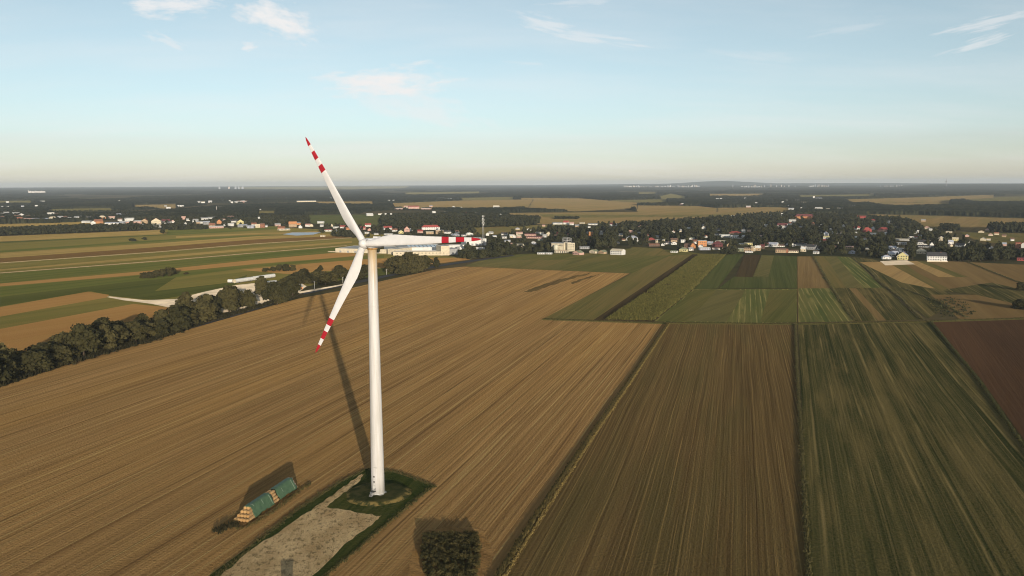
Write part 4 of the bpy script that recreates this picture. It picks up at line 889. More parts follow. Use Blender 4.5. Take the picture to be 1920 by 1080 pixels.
HL = """244 414 12 5 W W hall|262 419 20 5 P W hall|271 419 11 8 T N end|293 421 16 11 C M end|312 419 14 7 W M gable|294 424 11 3 W G hall|298 427 9 3 W G hall
353 414 6 4 W G gable|348 422 5 5 W D end|366 417 9 6 W G gable|372 419 7 4 T G gable|384 412 12 4 W G hall|397 411 12 4 W G hall|380 419 8 4 W G hall|388 421 11 6 G L hall|397 426 10 7 T N gable|406 428 24 4 P W hall
411 420 8 8 O N end|420 414 5 4 W B gable|432 410 15 5 T B hip|440 417 12 5 W D gable|451 421 12 9 Y D end|426 424 10 4 W G hall|434 424 12 5 W W hall|455 426 17 5 G L hall|470 428 12 5 L L hall|471 409 5 4 W G end|476 424 9 6 W N gable
5 404 6 4 W G gable|12 403 8 5 W G gable|30 404 11 5 W G gable|32 409 10 5 W B gable|41 407 8 6 W G end|52 409 7 4 W B gable|37 414 9 6 T N gable|54 415 22 5 G P hall|76 415 24 5 L L hall|65 409 5 4 W L end|96 405 10 6 W C flat|106 405 7 4 C B gable|75 409 6 3 W G gable|100 413 13 6 C C hip|113 412 8 6 C G gable|121 411 8 5 W B gable|135 412 13 4 W W hall|144 410 8 4 W G gable|150 408 5 3 W G gable|165 411 8 4 W G gable|175 422 8 7 W W end|186 419 13 7 O N gable|161 418 14 4 W G hall|192 411 11 6 O C hip|209 411 10 5 C P gable|214 421 30 4 W L hall|225 414 7 4 W B gable|234 419 16 4 P W hall|238 414 6 5 W G gable
14 381 4 3 W W gable|4 390 3 3 W W gable|15 390 3 3 W W gable|42 389 4 3 W L gable|68 388 4 3 W W gable|78 380 3 3 W W gable|82 380 3 3 W W gable|157 380 5 2 C G hall|182 380 20 2 W W hall|205 380 9 2 W G hall|224 379 2 3 W W gable
311 387 4 2 W G gable|316 391 7 3 W G hall|335 388 3 3 W W gable|339 388 3 3 W W gable|343 388 2 3 W W gable|373 380 5 3 W G gable|381 381 6 3 W C hall|394 380 6 4 W G gable|419 378 4 2 G G gable|431 379 3 3 W W gable|435 381 4 3 W W gable|443 380 5 3 W G gable|449 379 6 3 W B gable|456 380 6 4 P G gable|462 379 5 3 W B gable|378 401 8 3 W L hall|412 391 5 3 W G hall|320 404 12 2 W C hall|310 405 3 2 W W gable
484 427 9 7 C C flat|492 427 8 8 N B flat|499 426 5 4 W G gable|487 411 5 4 W W gable|521 424 10 5 P G gable|527 431 12 6 O N gable|534 432 20 3 C W hall|549 426 14 10 T O gable|553 422 20 5 O G hall|563 428 6 6 W D end|577 425 9 5 W P gable|584 425 6 5 C P end|601 419 12 4 W W hall|603 425 6 4 W G gable|622 425 5 5 C G end|630 428 11 3 W W hall|616 434 14 4 W R hall|643 428 10 5 W R gable|653 431 8 5 O N gable|632 434 4 4 W G gable|680 431 9 6 P R gable|690 425 11 6 W R gable|693 433 7 5 P R end|687 438 9 3 W W hall|706 440 8 3 W G hall|605 444 9 3 C C hall
540 373 18 2 W C hall|575 379 34 3 C G hall|620 374 3 3 W W gable|694 405 12 5 W W gable|713 403 7 3 W C hall|488 394 2 2 W W gable
728 431 15 7 W R gable|740 434 10 5 W N gable|752 438 9 6 Y W end|763 435 10 10 P R end|771 433 6 5 W G gable|727 440 15 2 W W hall|808 431 34 9 W R hip|788 437 10 6 P R gable|806 439 14 5 T C hall|824 439 14 8 T W flat|838 438 16 6 W D gable|858 438 7 6 W B gable|855 443 14 5 G L hip|881 441 13 5 W W end|848 442 6 4 W G end|870 443 9 3 W G hall|914 442 6 6 W D end|920 439 8 5 W G gable|945 441 11 5 W D gable|946 447 9 4 W G hall|952 454 11 4 W L hall|961 446 10 6 C W gable
749 393 13 3 P W hall|763 391 12 5 C P gable|776 392 20 6 P R hall|798 393 18 3 P W hall|808 388 6 3 P G gable|814 400 6 4 W W gable|835 400 3 3 W W gable|850 391 4 4 W W gable|861 391 13 3 W C hall|872 402 6 4 P R gable|894 403 6 4 W W gable|938 406 5 5 W W end|930 389 11 4 W C gable|733 403 3 3 W W gable|723 403 3 3 W W gable|729 378 4 3 W W gable|738 378 4 3 W W gable|825 373 14 2 W L hall|842 374 12 2 W W hall
963 446 7 6 W C end|974 441 12 6 C P gable|973 446 9 5 P C gable|992 443 24 5 P M hall|1001 447 28 4 P M hall|1010 438 12 3 G G hall|1016 440 7 5 W C gable|1021 445 7 6 W G gable|1028 443 8 8 C C end|1041 441 10 6 P R gable|1013 452 9 4 S G hall|1000 458 11 5 L W hip|974 461 16 4 C C flat|977 466 6 5 C B end|1108 444 8 10 O C flat|1101 438 4 4 W G gable|1113 422 21 3 W G hall|1046 421 18 4 W G hall|1061 421 10 7 W R gable|1072 422 8 5 W P gable|1091 420 9 3 C C hall|1148 424 13 6 W M gable|1130 435 9 2 W G hall|1127 440 6 4 W G gable|1165 443 10 5 C G gable|1184 451 19 9 W L hip|1196 456 10 5 W W hip|1198 438 5 3 G G gable|1105 427 5 3 W G hall
1219 454 14 8 B R hip|1236 456 14 7 C W flat|1227 462 20 5 B N hall|1242 461 5 5 W D end|1252 458 12 5 W D gable|1264 459 10 6 W D end|1265 454 14 7 T B gable|1281 455 8 6 W W flat|1298 449 12 4 W S hall|1291 465 16 8 B B gable|1299 466 8 10 O N end|1280 472 14 8 Y S hip|1263 474 12 4 W S hall|1296 470 8 6 W G gable|1302 457 12 7 W N gable|1317 462 16 11 O W flat|1313 464 7 5 W G end|1331 459 10 6 G L gable|1344 463 17 10 M M hip|1350 457 17 6 W C hall|1322 469 20 5 L W hall|1346 468 20 3 W P hall
1361 445 16 5 W W hall|1384 447 26 6 W L flat|1377 439 20 5 B R hip|1348 433 12 4 W D gable|1392 431 9 4 W D gable|1403 460 15 5 Y C flat|1390 460 10 3 Y W hall|1389 472 10 7 S G flat|1402 472 14 8 T B flat|1404 474 13 3 W W hall|1412 471 8 9 C C flat|1420 470 10 9 T W gable|1436 463 8 7 W M gable|1428 466 9 7 B M gable|1323 425 9 4 W G gable|1436 425 6 4 W G gable|1374 407 5 3 W W gable|1393 409 3 4 W W gable|1292 429 6 3 W G gable|1344 441 10 3 W D hall
1277 385 5 3 P P gable|1280 384 4 3 W W gable|1345 375 5 3 W W gable|1352 375 4 3 W W gable|1403 389 8 3 P W gable|1418 384 4 4 W W gable|1397 374 3 3 W W gable|1377 384 5 2 W W hall
1448 463 16 8 W L gable|1465 463 11 4 W B gable|1464 474 18 8 T B hall|1475 474 5 8 N M flat|1484 462 14 6 W L end|1500 461 20 5 W D gable|1487 474 18 5 C B hall|1506 472 9 9 C W gable|1519 468 17 9 G D gable|1533 468 20 6 W D gable|1529 476 9 5 W G gable|1561 466 18 5 B N hall|1593 467 13 5 T P hall|1596 476 9 6 L L end|1674 468 12 6 W L gable|1677 474 12 6 L D hip
1466 428 17 9 W M gable|1463 429 5 3 W W gable|1486 417 12 5 W W hall|1508 411 32 9 O M hip|1539 425 6 4 W W end|1582 425 4 4 W W end|1542 437 5 5 W W end|1549 442 8 7 W L hip|1542 444 5 5 W W gable|1549 448 10 5 W Y gable|1566 439 8 7 W W end|1558 432 3 3 W W gable|1606 431 13 7 W R hip|1608 438 9 3 W G hall|1627 435 13 8 R R hip|1640 431 10 5 W L end|1655 435 17 8 P R hip|1634 440 6 3 W W hall|1641 440 3 3 W W gable|1661 440 4 4 W W gable|1615 409 15 4 R R hall|1466 404 4 4 W W gable|1483 393 9 3 W L hall|1502 393 5 4 W W end|1534 393 12 4 C W gable|1552 393 10 2 C C hall|1575 392 14 2 W C hall|1444 405 5 3 W G gable|1605 446 3 3 W W gable
1454 383 8 2 W W hall|1468 382 4 4 W W gable|1474 378 5 3 W W gable|1495 378 7 3 W G gable|1505 382 11 3 W C hall|1517 380 8 2 W G hall|1535 374 12 3 W L hall|1526 373 3 5 W L flat|1600 389 4 3 W W gable|1480 387 5 2 Y W hall
1693 451 26 3 W C hall|1708 447 8 4 W W flat|1719 447 13 3 W R hall|1721 436 4 4 W W gable|1716 438 4 3 W W gable|1744 433 4 4 W W gable|1726 444 7 3 W L hall|1727 459 15 8 W D gable|1747 463 6 8 W D end|1736 464 28 3 G D hall|1764 451 10 7 C W end|1791 452 9 6 Y C gable|1783 458 8 7 W L gable|1799 463 14 6 W D gable|1819 456 6 4 W G end|1779 437 9 3 C C hall|1690 459 16 4 G G hall
1683 472 6 8 W L end|1694 473 14 7 L G gable|1663 486 14 7 W L hip|1692 487 16 13 Y L end|1676 482 16 10 W L gable|1728 476 15 9 C C hip|1757 489 30 14 W D gable|1909 467 8 11 N R flat|1918 465 7 9 W R end|1916 489 14 5 R M hall|1852 475 4 3 W W gable"""
for line in HL.split('\n'):
    for it in line.split('|'):
        t = it.split(); house(float(t[0]), float(t[1]), float(t[2]), float(t[3]), t[4], t[5], t[6])
hx = random.Random(5)
for i in range(150):
    px = hx.uniform(925, 1900) if i < 104 else hx.uniform(250, 480) if i < 128 else hx.uniform(0, 235)
    py = (hx.uniform(424, 462) if px < 1440 else hx.uniform(415, 468)) if i < 104 else hx.uniform(411, 426) if i < 128 else hx.uniform(404, 414)
    if any(h[0] - 5 < px < h[1] + 5 and h[2] - 2 < py < h[3] + 4 for h in HOUSES): continue
    house(px, py, hx.uniform(5, 8), hx.uniform(3.6, 5.6), hx.choice('WWCTPWC'), hx.choice('GBRLGPNT'), hx.choice(['gable', 'gable', 'end', 'hip']))
def nth(i): return ['1st', '2nd', '3rd'][i] if i < 3 else f'{i + 1}th'
for lab, lst in LABELS.items():
    if len(lst) > 1:
        lst.sort(key=lambda q: q[0])
        for i, (px, o) in enumerate(lst):
            o['label'] = ('leftmost ' if i == 0 else 'rightmost ' if i == len(lst) - 1 else f'{nth(i)} from left, ') + lab
            o['group'] = 'look-alike ' + lab if len(lst) > 2 else None
            if o['group'] is None: del o['group']
for o in list(COL.objects):
    lb = o.get('label', '')
    for a_, b_ in (('low hall', 'hall'), (' with pale blue roof', ' with blue roof'), ('sage green', 'green'), ('gable-front', 'gabled')):
        if len(lb.split()) > 16: lb = lb.replace(a_, b_)
    if len(lb.split()) > 16: lb = lb.replace('small ', '').replace('tiny ', '').replace('large ', '').replace('long ', '')
    if len(lb.split()) > 16: print('LONG', lb)
    if lb and lb != o['label']: o['label'] = lb
# dark gable windows on the dark roofed house beside the grove: dormers and garden wall
def block(parent, name, L, R, h, depth, wm, rm, parapet=0.5, skew=0.0):
    a = np.array(g(*L))[:2]; q = np.array(g(*R))[:2]; d = q - a; ln = np.linalg.norm(d); d /= ln; nrm = np.array([-d[1], d[0]])
    if nrm @ (a + q) < 0: nrm = -nrm
    o = link(name, None) if False else None
    mb = MB(); c = [a, q, q + nrm * depth, a + nrm * depth]
    for i in range(4): mb.face([(*c[i], 0), (*c[(i + 1) % 4], 0), (*c[(i + 1) % 4], h), (*c[i], h)])
    w = mb.build(name, wm, parent); w.matrix_parent_inverse = parent.matrix_world.inverted() if False else Matrix.Identity(4)
    r = MB(); i_ = 0.4; b0, b1 = a + d * i_ + nrm * i_, q - d * i_ + nrm * i_; b2, b3 = q - d * i_ + nrm * (depth - i_), a + d * i_ + nrm * (depth - i_)
    z = h - parapet; r.face([(*b0, z), (*b1, z), (*b2, z), (*b3, z)])
    for u, v_, s, t in ((a, q, b1, b0), (q, c[2], b2, b1), (c[2], c[3], b3, b2), (c[3], a, b0, b3)): r.face([(*u, h + .05), (*v_, h + .05), (*s, h + .05), (*t, h + .05)])
    for u, v_ in ((b0, b1), (b1, b2), (b2, b3), (b3, b0)): r.face([(*u, z), (*v_, z), (*v_, h + .05), (*u, h + .05)])
    r.build('roof', rm, w)
    t0 = pj((*a, h)); t1 = pj((*q, 0)); HOUSES.append((min(L[0], R[0]), max(L[0], R[0]), t0[1], t1[1], *((a + q) / 2), np.linalg.norm((a + q) / 2), ln, depth, w))
    def P(u, v, z_): s = a + d * (u * ln) + nrm * v; return (s[0], s[1], z_)
    return w, P
def slab(P, name, u0, u1, v0, v1, z0, z1, mat, parent):
    mb = MB(); c = [(u0, v0), (u1, v0), (u1, v1), (u0, v1)]
    lo = [P(u, v, z0) for u, v in c]; hi = [P(u, v, z1) for u, v in c]
    mb.face(lo[::-1]); mb.face(hi)
    for i in range(4): mb.face([lo[i], lo[(i + 1) % 4], hi[(i + 1) % 4], hi[i]])
    return mb.build(name, mat, parent)
WC, WCR, RG, RL = WM['W'], WM['C'], RM['G'], plain('pale_roof_felt', (0.42, 0.41, 0.38), .8, .12, .1)
fac = empty('factory'); tag(fac, 'long low cream factory with flat roofs behind the turbine hub', 'factory')
w, P = block(fac, 'hall', (629, 473.3), (724, 475.5), 7.2, 66, WCR, RL)
slab(P, 'loading_ramp', -.18, 0.0, 4, 12, 0, 0.9, M_sand, w)
for i in range(6): slab(P, 'gate', .08 + i * .15, .12 + i * .15, -.12, 0, 0.2, 3.6, RM['G'], w)
w, P = block(fac, 'hall', (727, 476.5), (742, 477.2), 9, 60, WCR, RL)
w, P = block(fac, 'hall', (737, 479.2), (842, 478.8), 6.5, 22, WCR, RL)
for i in range(14): slab(P, 'window', .06 + i * .064, .085 + i * .064, -.1, 0, 3.4, 4.4, MWIN, w)
w, P = block(fac, 'hall', (747, 474.0), (828, 472.5), 8.6, 72, WC, RL)
MSKY = plain('skylight_glass', (0.33, 0.38, 0.43), 0.25, .15, .2, .5)
for i in range(8): slab(P, 'skylight', .24 + i * .092, .31 + i * .092, 10, 62, 8.15, 8.8, MSKY, w)
w, P = block(fac, 'tower_block', (827, 479.0), (843, 478.4), 15.5, 26, WCR, RL)
w, P = block(fac, 'hall', (843, 477.8), (858, 477.2), 10, 30, WM['G'], RG)
w, P = block(fac, 'hall', (838, 466.5), (872, 465.0), 6, 20, WC, RL)
yard = empty('warehouse'); tag(yard, 'big pale grey warehouse behind the red banded tip of the right blade', 'warehouse')
w, P = block(yard, 'hall', (874, 461.0), (912, 460.0), 13, 40, WM['W'], RL)
for i in range(5): slab(P, 'gate', .08 + i * .18, .18 + i * .18, -.12, 0, .2, 4.2, RG, w)
for L_, R_, h_, lab in (((862, 468), (882, 467), 5, 'white flat shed in front of the pale grey warehouse'), ((893, 468), (909, 467.4), 3.6, 'small white flat shed right of the factory trees'), ((820, 465.2), (836, 464.7), 4, 'white flat shed behind the cream factory tower')):
    s_ = empty('shed'); tag(s_, lab, 'shed'); w, P = block(s_, 'wall', L_, R_, h_, 10, WC, RL)
# mill with silos and small warehouses
mill = empty('mill'); tag(mill, 'tall weathered mill with silo and roof frame left of the warehouses', 'mill')
MOLD = plain('weathered_render', (0.46, 0.41, 0.30), .9, .25, .15)
w, P = block(mill, 'storage_block', (1034, 470.5), (1056, 471.0), 13.5, 14, MOLD, RG)
slab(P, 'eave', -.04, 1.08, -1.2, 15, 13.55, 14.3, RG, w)
for i in range(4): slab(P, 'window', .55 + i * .11, .6 + i * .11, -.12, 0, 9, 10.5, MWIN, w)
mb = MB(); c0 = g(1042, 470.8); mb.lathe([(4.2, 0), (4.2, 9.5), (3.0, 11), (.4, 11.8)], 20, c=(c0[0], c0[1] - 4, 0)); mb.build('silo', plain('silo_metal', (0.55, 0.53, 0.40), .5, .15, .5, .4), mill)
w, P = block(mill, 'tower_block', (1057, 470.8), (1071, 470.6), 15, 12, MOLD, RG)
mb = MB()
for u in (0, .5, 1):
    for v in (0, 12): mb.tube([P(u, v, 15), P(u, v, 22.5)], .35, 6)
for z in (18.5, 22.3):
    for v in (0, 12): mb.tube([P(0, v, z), P(1, v, z)], .4, 6)
    for u in (0, .5, 1): mb.tube([P(u, 0, z), P(u, 12, z)], .35, 6)
mb.tube([P(0, 0, 15), P(1, 0, 21)], .3, 6)
mb.build('roof_frame', MGAL, w)
w, P = block(mill, 'tall_block', (1064, 471.5), (1078, 471.0), 14.5, 15, MOLD, RG)
for i in range(3):
    for j in range(3): slab(P, 'window', .15 + i * .28, .25 + i * .28, -.12, 0, 3 + j * 4, 4.4 + j * 4, MWIN, w)
w, P = block(mill, 'annex', (1040, 474.5), (1066, 474.5), 4.2, 8, MOLD, RM['B'])
for i in range(6): slab(P, 'gate', .05 + i * .16, .12 + i * .16, -.12, 0, 0, 3.2, RM['D'], w)
for px, py, w_, h_, wl, rf, fm, yw in [(1080, 478, 17, 8, 'P', 'S', 'end', -.75), (1110, 475, 15, 7, 'C', 'S', 'end', -.75), (1127, 476, 14, 7, 'T', 'S', 'end', -.75), (1096, 467, 18, 5, 'G', 'G', 'hall', .1)]:
    house(px, py, w_, h_, wl, rf, fm, yw, zone='beside the mill')
house(1155, 478, 24, 11, 'W', 'C', 'hall', -.5, zone='at the right end of the warehouse row')
for px in (1015, 1030): house(px, 477, 15 if px < 1020 else 11, 3.2, 'W', 'W', 'hall', 0, zone='at the meadow edge left of the mill, ' + ('left one' if px < 1020 else 'right one'))
gw = empty('garden_wall'); tag(gw, 'long white garden wall before the dark roofed house', 'wall'); block(gw, 'wall', (1738, 491.2), (1777, 491.8), 1.9, 0.9, WM['C'], RM['C'], .05)
# sand works shed and hut
house(512, 533, 17, 6, 'W', 'W', 'hall', .45, zone='in the sand yard beside the tower sections'); house(530, 537, 13, 4, 'W', 'G', 'hall', .4, zone='in the sand yard under the trees')
house(562, 543, 12, 9, 'O', 'G', 'gable', .4, zone='beside the country road at the sand yard')
# transformer kiosk whose roof just reaches the bottom edge
p = g(538, 1103); tk = empty('transformer_kiosk', (p[0], p[1], 0), .28); tag(tk, 'small pale transformer kiosk at the bottom edge, mostly below the frame', 'kiosk')
mb = MB(); mb.box(-1.7, 1.7, -1.4, 1.4, 0, 2.6); mb.build('wall', WM['W'], tk); mb = MB(); mb.box(-1.9, 1.9, -1.6, 1.6, 2.6, 2.8); mb.build('roof', RM['G'], tk)
mb = MB(); mb.box(-.9, .1, -1.46, -1.4, .1, 2.2); mb.build('door', RM['G'], tk)
# tower sections lying beside the sand yard
def section(pl, pr, dia, label, ends):
    a = np.array(g(*pl)); q = np.array(g(*pr)); d = q - a; ln = np.linalg.norm(d); k = np.linalg.norm(a) / F; r = dia * k / 2
    o = empty('tower_section', (a[0], a[1], r + .4), atan2(-d[0], d[1])); tag(o, label, 'tower section', 'tower sections lying beside the sand yard')
    mb = MB(); mb.lathe([(r, 0), (r * .97, ln)], 28, axis='y', cap=False); mb.build('tube', WM['W'], o)
    for y, rr in ((0, r), (ln, r * .97)):
        mb = MB(); mb.lathe([(rr * 1.03, y - .15), (rr * 1.03, y + .15)], 28, axis='y', cap=False); mb.build('flange', WM['C'], o)
        mb = MB(); mb.lathe([(rr * .98, y - .05), (rr * .98, y + .05)], 28, axis='y'); mb.build('end_cover', ends, o)
    for y in (ln * .2, ln * .8):
        mb = MB(); mb.box(-r, r, y - .5, y + .5, -r - .4, -r * .75); mb.build('cradle', MDK, o)
section((440, 531.5), (474, 526.5), 7.2, 'white tower section lying in the grass, left long one', WM['C'])
section((476, 526.0), (514, 520.5), 7.0, 'white tower section lying in the grass, right long one', WM['W'])
section((428, 530.5), (437, 530.5), 6.0, 'short cream tower section left of the long tubes', WM['T'])
# telecom mast
def mast(px, py, H, wb, label, col):
    p = g(px, py); o = empty('telecom_mast', (p[0], p[1], 0), .4); tag(o, label, 'mast')
    mb = MB(); mt_ = plain('mast_paint', col, .6)
    n = 14; A = [2 * pi * i / 3 for i in range(3)]
    R_ = lambda z: wb * (1 - .6 * z / H)
    for a in A:
        q = MB(); q.tube([(R_(0) * cos(a), R_(0) * sin(a), 0), (R_(H) * cos(a), R_(H) * sin(a), H)], .26, 6); q.build('leg', mt_, o)
    for j in range(n):
        z0, z1 = H * j / n, H * (j + 1) / n
        for i in range(3):
            a, c = A[i], A[(i + 1) % 3]
            mb.tube([(R_(z0) * cos(a), R_(z0) * sin(a), z0), (R_(z1) * cos(c), R_(z1) * sin(c), z1)], .13, 4); mb.tube([(R_(z1) * cos(a), R_(z1) * sin(a), z1), (R_(z1) * cos(c), R_(z1) * sin(c), z1)], .13, 4)
    mb.build('bracing', mt_, o)
    for z in (H * .98, H * .86, H * .76):
        for a in A:
            q = MB(); x, y = (R_(z) + .9) * cos(a), (R_(z) + .9) * sin(a); q.box(x - .35, x + .35, y - .35, y + .35, z - 1.6, z + 1.6); q.build('antenna', WM['W'], o)
    for z, a in ((H * .8, 4.5), (H * .7, 5.0), (H * .9, 4.2)):
        q = MB(); x, y = 2.2 * cos(a), 2.2 * sin(a); q.lathe([(.3, -.5), (1.1, .3), (1.1, .5)], 16, c=(x, y, z), axis='y'); q.build('dish', WM['W'], o)
    return o
mast(906, 461, 57, 2.6, 'slim lattice telecom mast behind the tip of the right blade', (0.32, 0.31, 0.29))
def pole(px, py, h, label, cat='pole', arms=True, r=.22):
    p = g(px, py); o = empty('utility_pole', (p[0], p[1], 0), .3); tag(o, label, cat, 'poles along the country road' if arms else None)
    mb = MB(); mb.tube([(0, 0, -.3), (0, 0, h)], [r * 1.6, r], 8); mb.build('post', plain('pole_concrete', (0.5, 0.47, 0.42), .9), o)
    if arms:
        mb = MB(); mb.box(-.9, .9, -.06, .06, h - .5, h - .38); mb.build('crossarm', MGAL, o)
        for x in (-.8, 0, .8):
            mb = MB(); mb.lathe([(.07, h - .38), (.09, h - .2), (.04, h - .05)], 8, c=(x, 0, 0)); mb.build('insulator', MWH, o)
pole(590, 546, 11, 'pale utility pole beside the road, tallest left of the lower blade'); pole(643, 532, 8, 'pale utility pole beside the road, just left of the lower blade'); pole(725, 515, 7, 'pale utility pole beside the road, left of the tree clump')
pole(406.5, 398, 26, 'thin white chimney pole in the woods above the left hamlet', 'chimney', False, .8); pole(1571, 467, 13, 'pale post among the trees of the front row at right', 'post', False, .5)

# ------------------------------------------------------------------ village and field trees
HB = np.array([h[:9] for h in HOUSES], float)
def hides(x, y, h, w):
    (px, pb), (_, pt) = pj((x, y, 0)), pj((x, y, h)); D = hypot(x, y); hw_ = w * F / D / 2
    m_ = (HB[:, 0] < px + hw_ * .8) & (HB[:, 1] > px - hw_ * .8) & (HB[:, 3] > pt) & (HB[:, 2] < pb) & (HB[:, 6] > D - 3)
    on = np.hypot(HB[:, 4] - x, HB[:, 5] - y) < np.minimum(np.maximum(HB[:, 7], HB[:, 8]), 22) * .6 + w * .35
    return m_.any(), on.any()
CAND = []
def grove(poly, spacing, hr, wr, p_hide=0.06, forms=('round',), tag_='village', jit=.5):
    for x, y in scatter(poly, spacing, jit):
        h = random.uniform(*hr); w = random.uniform(*wr); hd, on = hides(x, y, h, w)
        if on or (hd and random.random() > p_hide): continue
        CAND.append((x, y, h, w, random.choice(forms), tag_))
V1 = [(905, 488), (900, 470), (905, 452), (985, 436), (1060, 430), (1200, 423), (1330, 413), (1430, 405), (1480, 402), (1600, 410), (1690, 414), (1760, 440), (1850, 470), (1990, 472), (1990, 488), (1800, 492), (1715, 487), (1640, 486), (1600, 481), (1500, 477), (1430, 475), (1300, 473), (1240, 468), (1180, 462), (1100, 470), (1030, 474), (960, 477)]
grove(V1, 14.0, (9, 17), (8, 14), .05, ('round', 'round', 'round', 'tall', 'cone'), 'village')
grove([(1040, 468), (1060, 440), (1090, 438), (1190, 445), (1200, 462), (1150, 466), (1080, 470)], 10, (13, 20), (9, 13), .03, ('round', 'tall'), 'mill wood')
grove([(1380, 452), (1450, 446), (1530, 448), (1540, 462), (1430, 460)], 10, (12, 19), (9, 13), .04, ('round', 'tall'), 'village')
grove([(1298, 477), (1386, 476), (1386, 478.5), (1362, 479)], 9, (6, 12), (8, 12), .05, ('round',), 'village')
grove([(1778, 490), (1872, 490), (1872, 478), (1785, 476)], 8, (14, 18), (8, 11), .0, ('tall',), 'poplar grove')
grove([(1848, 437), (1990, 440), (1990, 432), (1855, 430)], 11, (16, 20), (9, 12), .0, ('tall',), 'back grove')
grove([(1758, 433), (1795, 436), (1800, 428), (1765, 426)], 11, (10, 13), (9, 12), .0, ('round',), 'back grove')
grove([(480, 409), (578, 409), (580, 421), (490, 425)], 13, (10, 15), (9, 12), .03, ('round',), 'woods')
grove([(715, 408), (900, 405), (1000, 414), (985, 425), (900, 428), (800, 425), (715, 426)], 13, (11, 16), (9, 12), .03, ('round',), 'woods')
grove([(240, 416), (300, 408), (480, 403), (482, 426), (330, 432), (250, 428)], 17, (8, 13), (8, 12), .03, ('round',), 'left hamlet')
grove([(-60, 400), (240, 398), (300, 402), (300, 410), (240, 412), (-60, 412)], 18, (8, 13), (8, 12), .03, ('round',), 'left hamlet')
grove([(-70, 449), (0, 443), (305, 431), (330, 425), (235, 424), (0, 433), (-70, 438)], 9.5, (9, 12), (9, 12), .1, ('round',), 'wood strip')
grove([(300, 430), (345, 430), (480, 426), (480, 428.5), (320, 432)], 11, (7, 11), (8, 12), .02, ('round',), 'left hamlet')
grove([(600, 425), (720, 428), (880, 428), (902, 446), (860, 449), (720, 442), (600, 440)], 15, (7, 13), (8, 12), .03, ('round', 'round', 'tall'), 'blade hamlet')
grove([(625, 440), (680, 440), (700, 446), (660, 446), (620, 444)], 10, (8, 12), (9, 12), .03, ('round',), 'blade hamlet')
grove([(853, 484), (862, 472), (880, 466), (910, 462), (965, 466), (1000, 472), (930, 482), (890, 487)], 12, (10, 16), (10, 14), .03, ('round',), 'factory trees')
grove([(706, 476), (716, 476.5), (716, 474), (706, 474)], 8, (11, 13), (9, 11), 1, ('round',), 'factory trees')
grove([(985, 426), (1010, 422), (1012, 412), (962, 410), (960, 424)], 13, (11, 16), (9, 12), .0, ('round',), 'woods')
grove([(1040, 409), (1085, 409), (1085, 411), (1040, 411)], 9, (6, 8), (8, 10), .0, ('round',), 'woods')
# the largest in view stand as trees of their own, the rest as woods
NIND = 296 - len(TREES)
CAND.sort(key=lambda c: -(c[2] / hypot(c[0], c[1])) * (1.0 if abs(c[0] / c[1]) < .6 else 0.2) * (1 + .35 * ('factory' in c[5] or 'poplar' in c[5])))
PLACE = {'village': 'in the village woods', 'mill wood': 'in the wood behind the warehouses', 'poplar grove': 'in the dense grove at the right field edge', 'back grove': 'in the grove behind the right village', 'woods': 'in the woods behind the village',
         'left hamlet': 'among the left hamlet houses', 'wood strip': 'in the dark wood strip at left', 'blade hamlet': 'among the houses behind the blades', 'factory trees': 'in the trees right of the long factory'}
KIND = {'round': ('broadleaf_tree', 'round dark tree', CR_MID), 'tall': ('broadleaf_tree', 'slender dark tree', CR_TALL), 'cone': ('conifer_tree', 'pointed dark conifer', CR_CONE)}
for x, y, h, w, fm, tg in CAND[:NIND]:
    nm, ds, pool = KIND[fm]
    big = 'tall ' if h > 14.5 else ('low ' if h < 10 else '')
    hd = min(HOUSES, key=lambda q: hypot(q[4] - x, (q[5] - y) * .5) + (0 if q[6] < 2400 else 1e6))
    tree(x, y, h, w, random.choice(pool), f'{big}{ds} {PLACE[tg]}', 'trees ' + PLACE[tg], name=nm)
by = {}
for e, px, lab in TREES: by.setdefault(e['label'], []).append((px, e))
for lab, lst in by.items():
    lst.sort(key=lambda q: q[0])
    if len(lst) > 1:
        for i, (px, e) in enumerate(lst): e['label'] = (('leftmost ' if i == 0 else 'rightmost ' if i == len(lst) - 1 else f'{nth(i)} from left, ') + lab)
def lowtrees(name, lst, label, cat):
    protos = []
    for fm in ('round', 'tall', 'cone'):
        for s in range(3):
            V, Fq, _ = crown_geo(500 + s, 26, .36, fm, 4, core=True); protos.append((fm, V, Fq))
    Vs, Fs, T = [], [], []; nb = 0
    for x, y, h, w, fm, tg in lst:
        _, V, Fq = random.choice([p for p in protos if p[0] == fm])
        a = random.uniform(0, 6.28); ca, sa = cos(a) * w / 2, sin(a) * w / 2
        Q = np.c_[V[:, 0] * ca - V[:, 1] * sa + x, V[:, 0] * sa + V[:, 1] * ca + y, V[:, 2] * h]
        Vs.append(Q); Fs.append(Fq + nb); nb += len(V); T.append(np.full(len(V), random.random()))
    V = np.concatenate(Vs); Fq = np.concatenate(Fs); Fq[Fq[:, 2] == Fq[:, 3], 3] = Fq[Fq[:, 2] == Fq[:, 3], 2]
    tri = Fq[:, 2] == Fq[:, 3]; Ft = np.concatenate([Fq[~tri][:, [0, 1, 2]], Fq[~tri][:, [0, 2, 3]], Fq[tri][:, :3]])
    me = npmesh(name, V, Ft, ML_stuff, attr=np.concatenate(T))
    tag(link(name, me), label, cat, None, 'stuff')
rest = CAND[NIND:]
for keys, lab in ((('village', 'mill wood', 'poplar grove', 'factory trees'), 'dense dark trees among the village houses at right'), (('back grove', 'woods'), 'dark woods behind the village'), (('left hamlet', 'wood strip', 'blade hamlet'), 'dark trees around the hamlets at left')):
    lst = [c for c in rest if c[5] in keys]
    if lst: lowtrees('woods', lst, lab, 'woods')
print('TREES', len(TREES), 'rest', len(rest), 'houses', len(HOUSES))

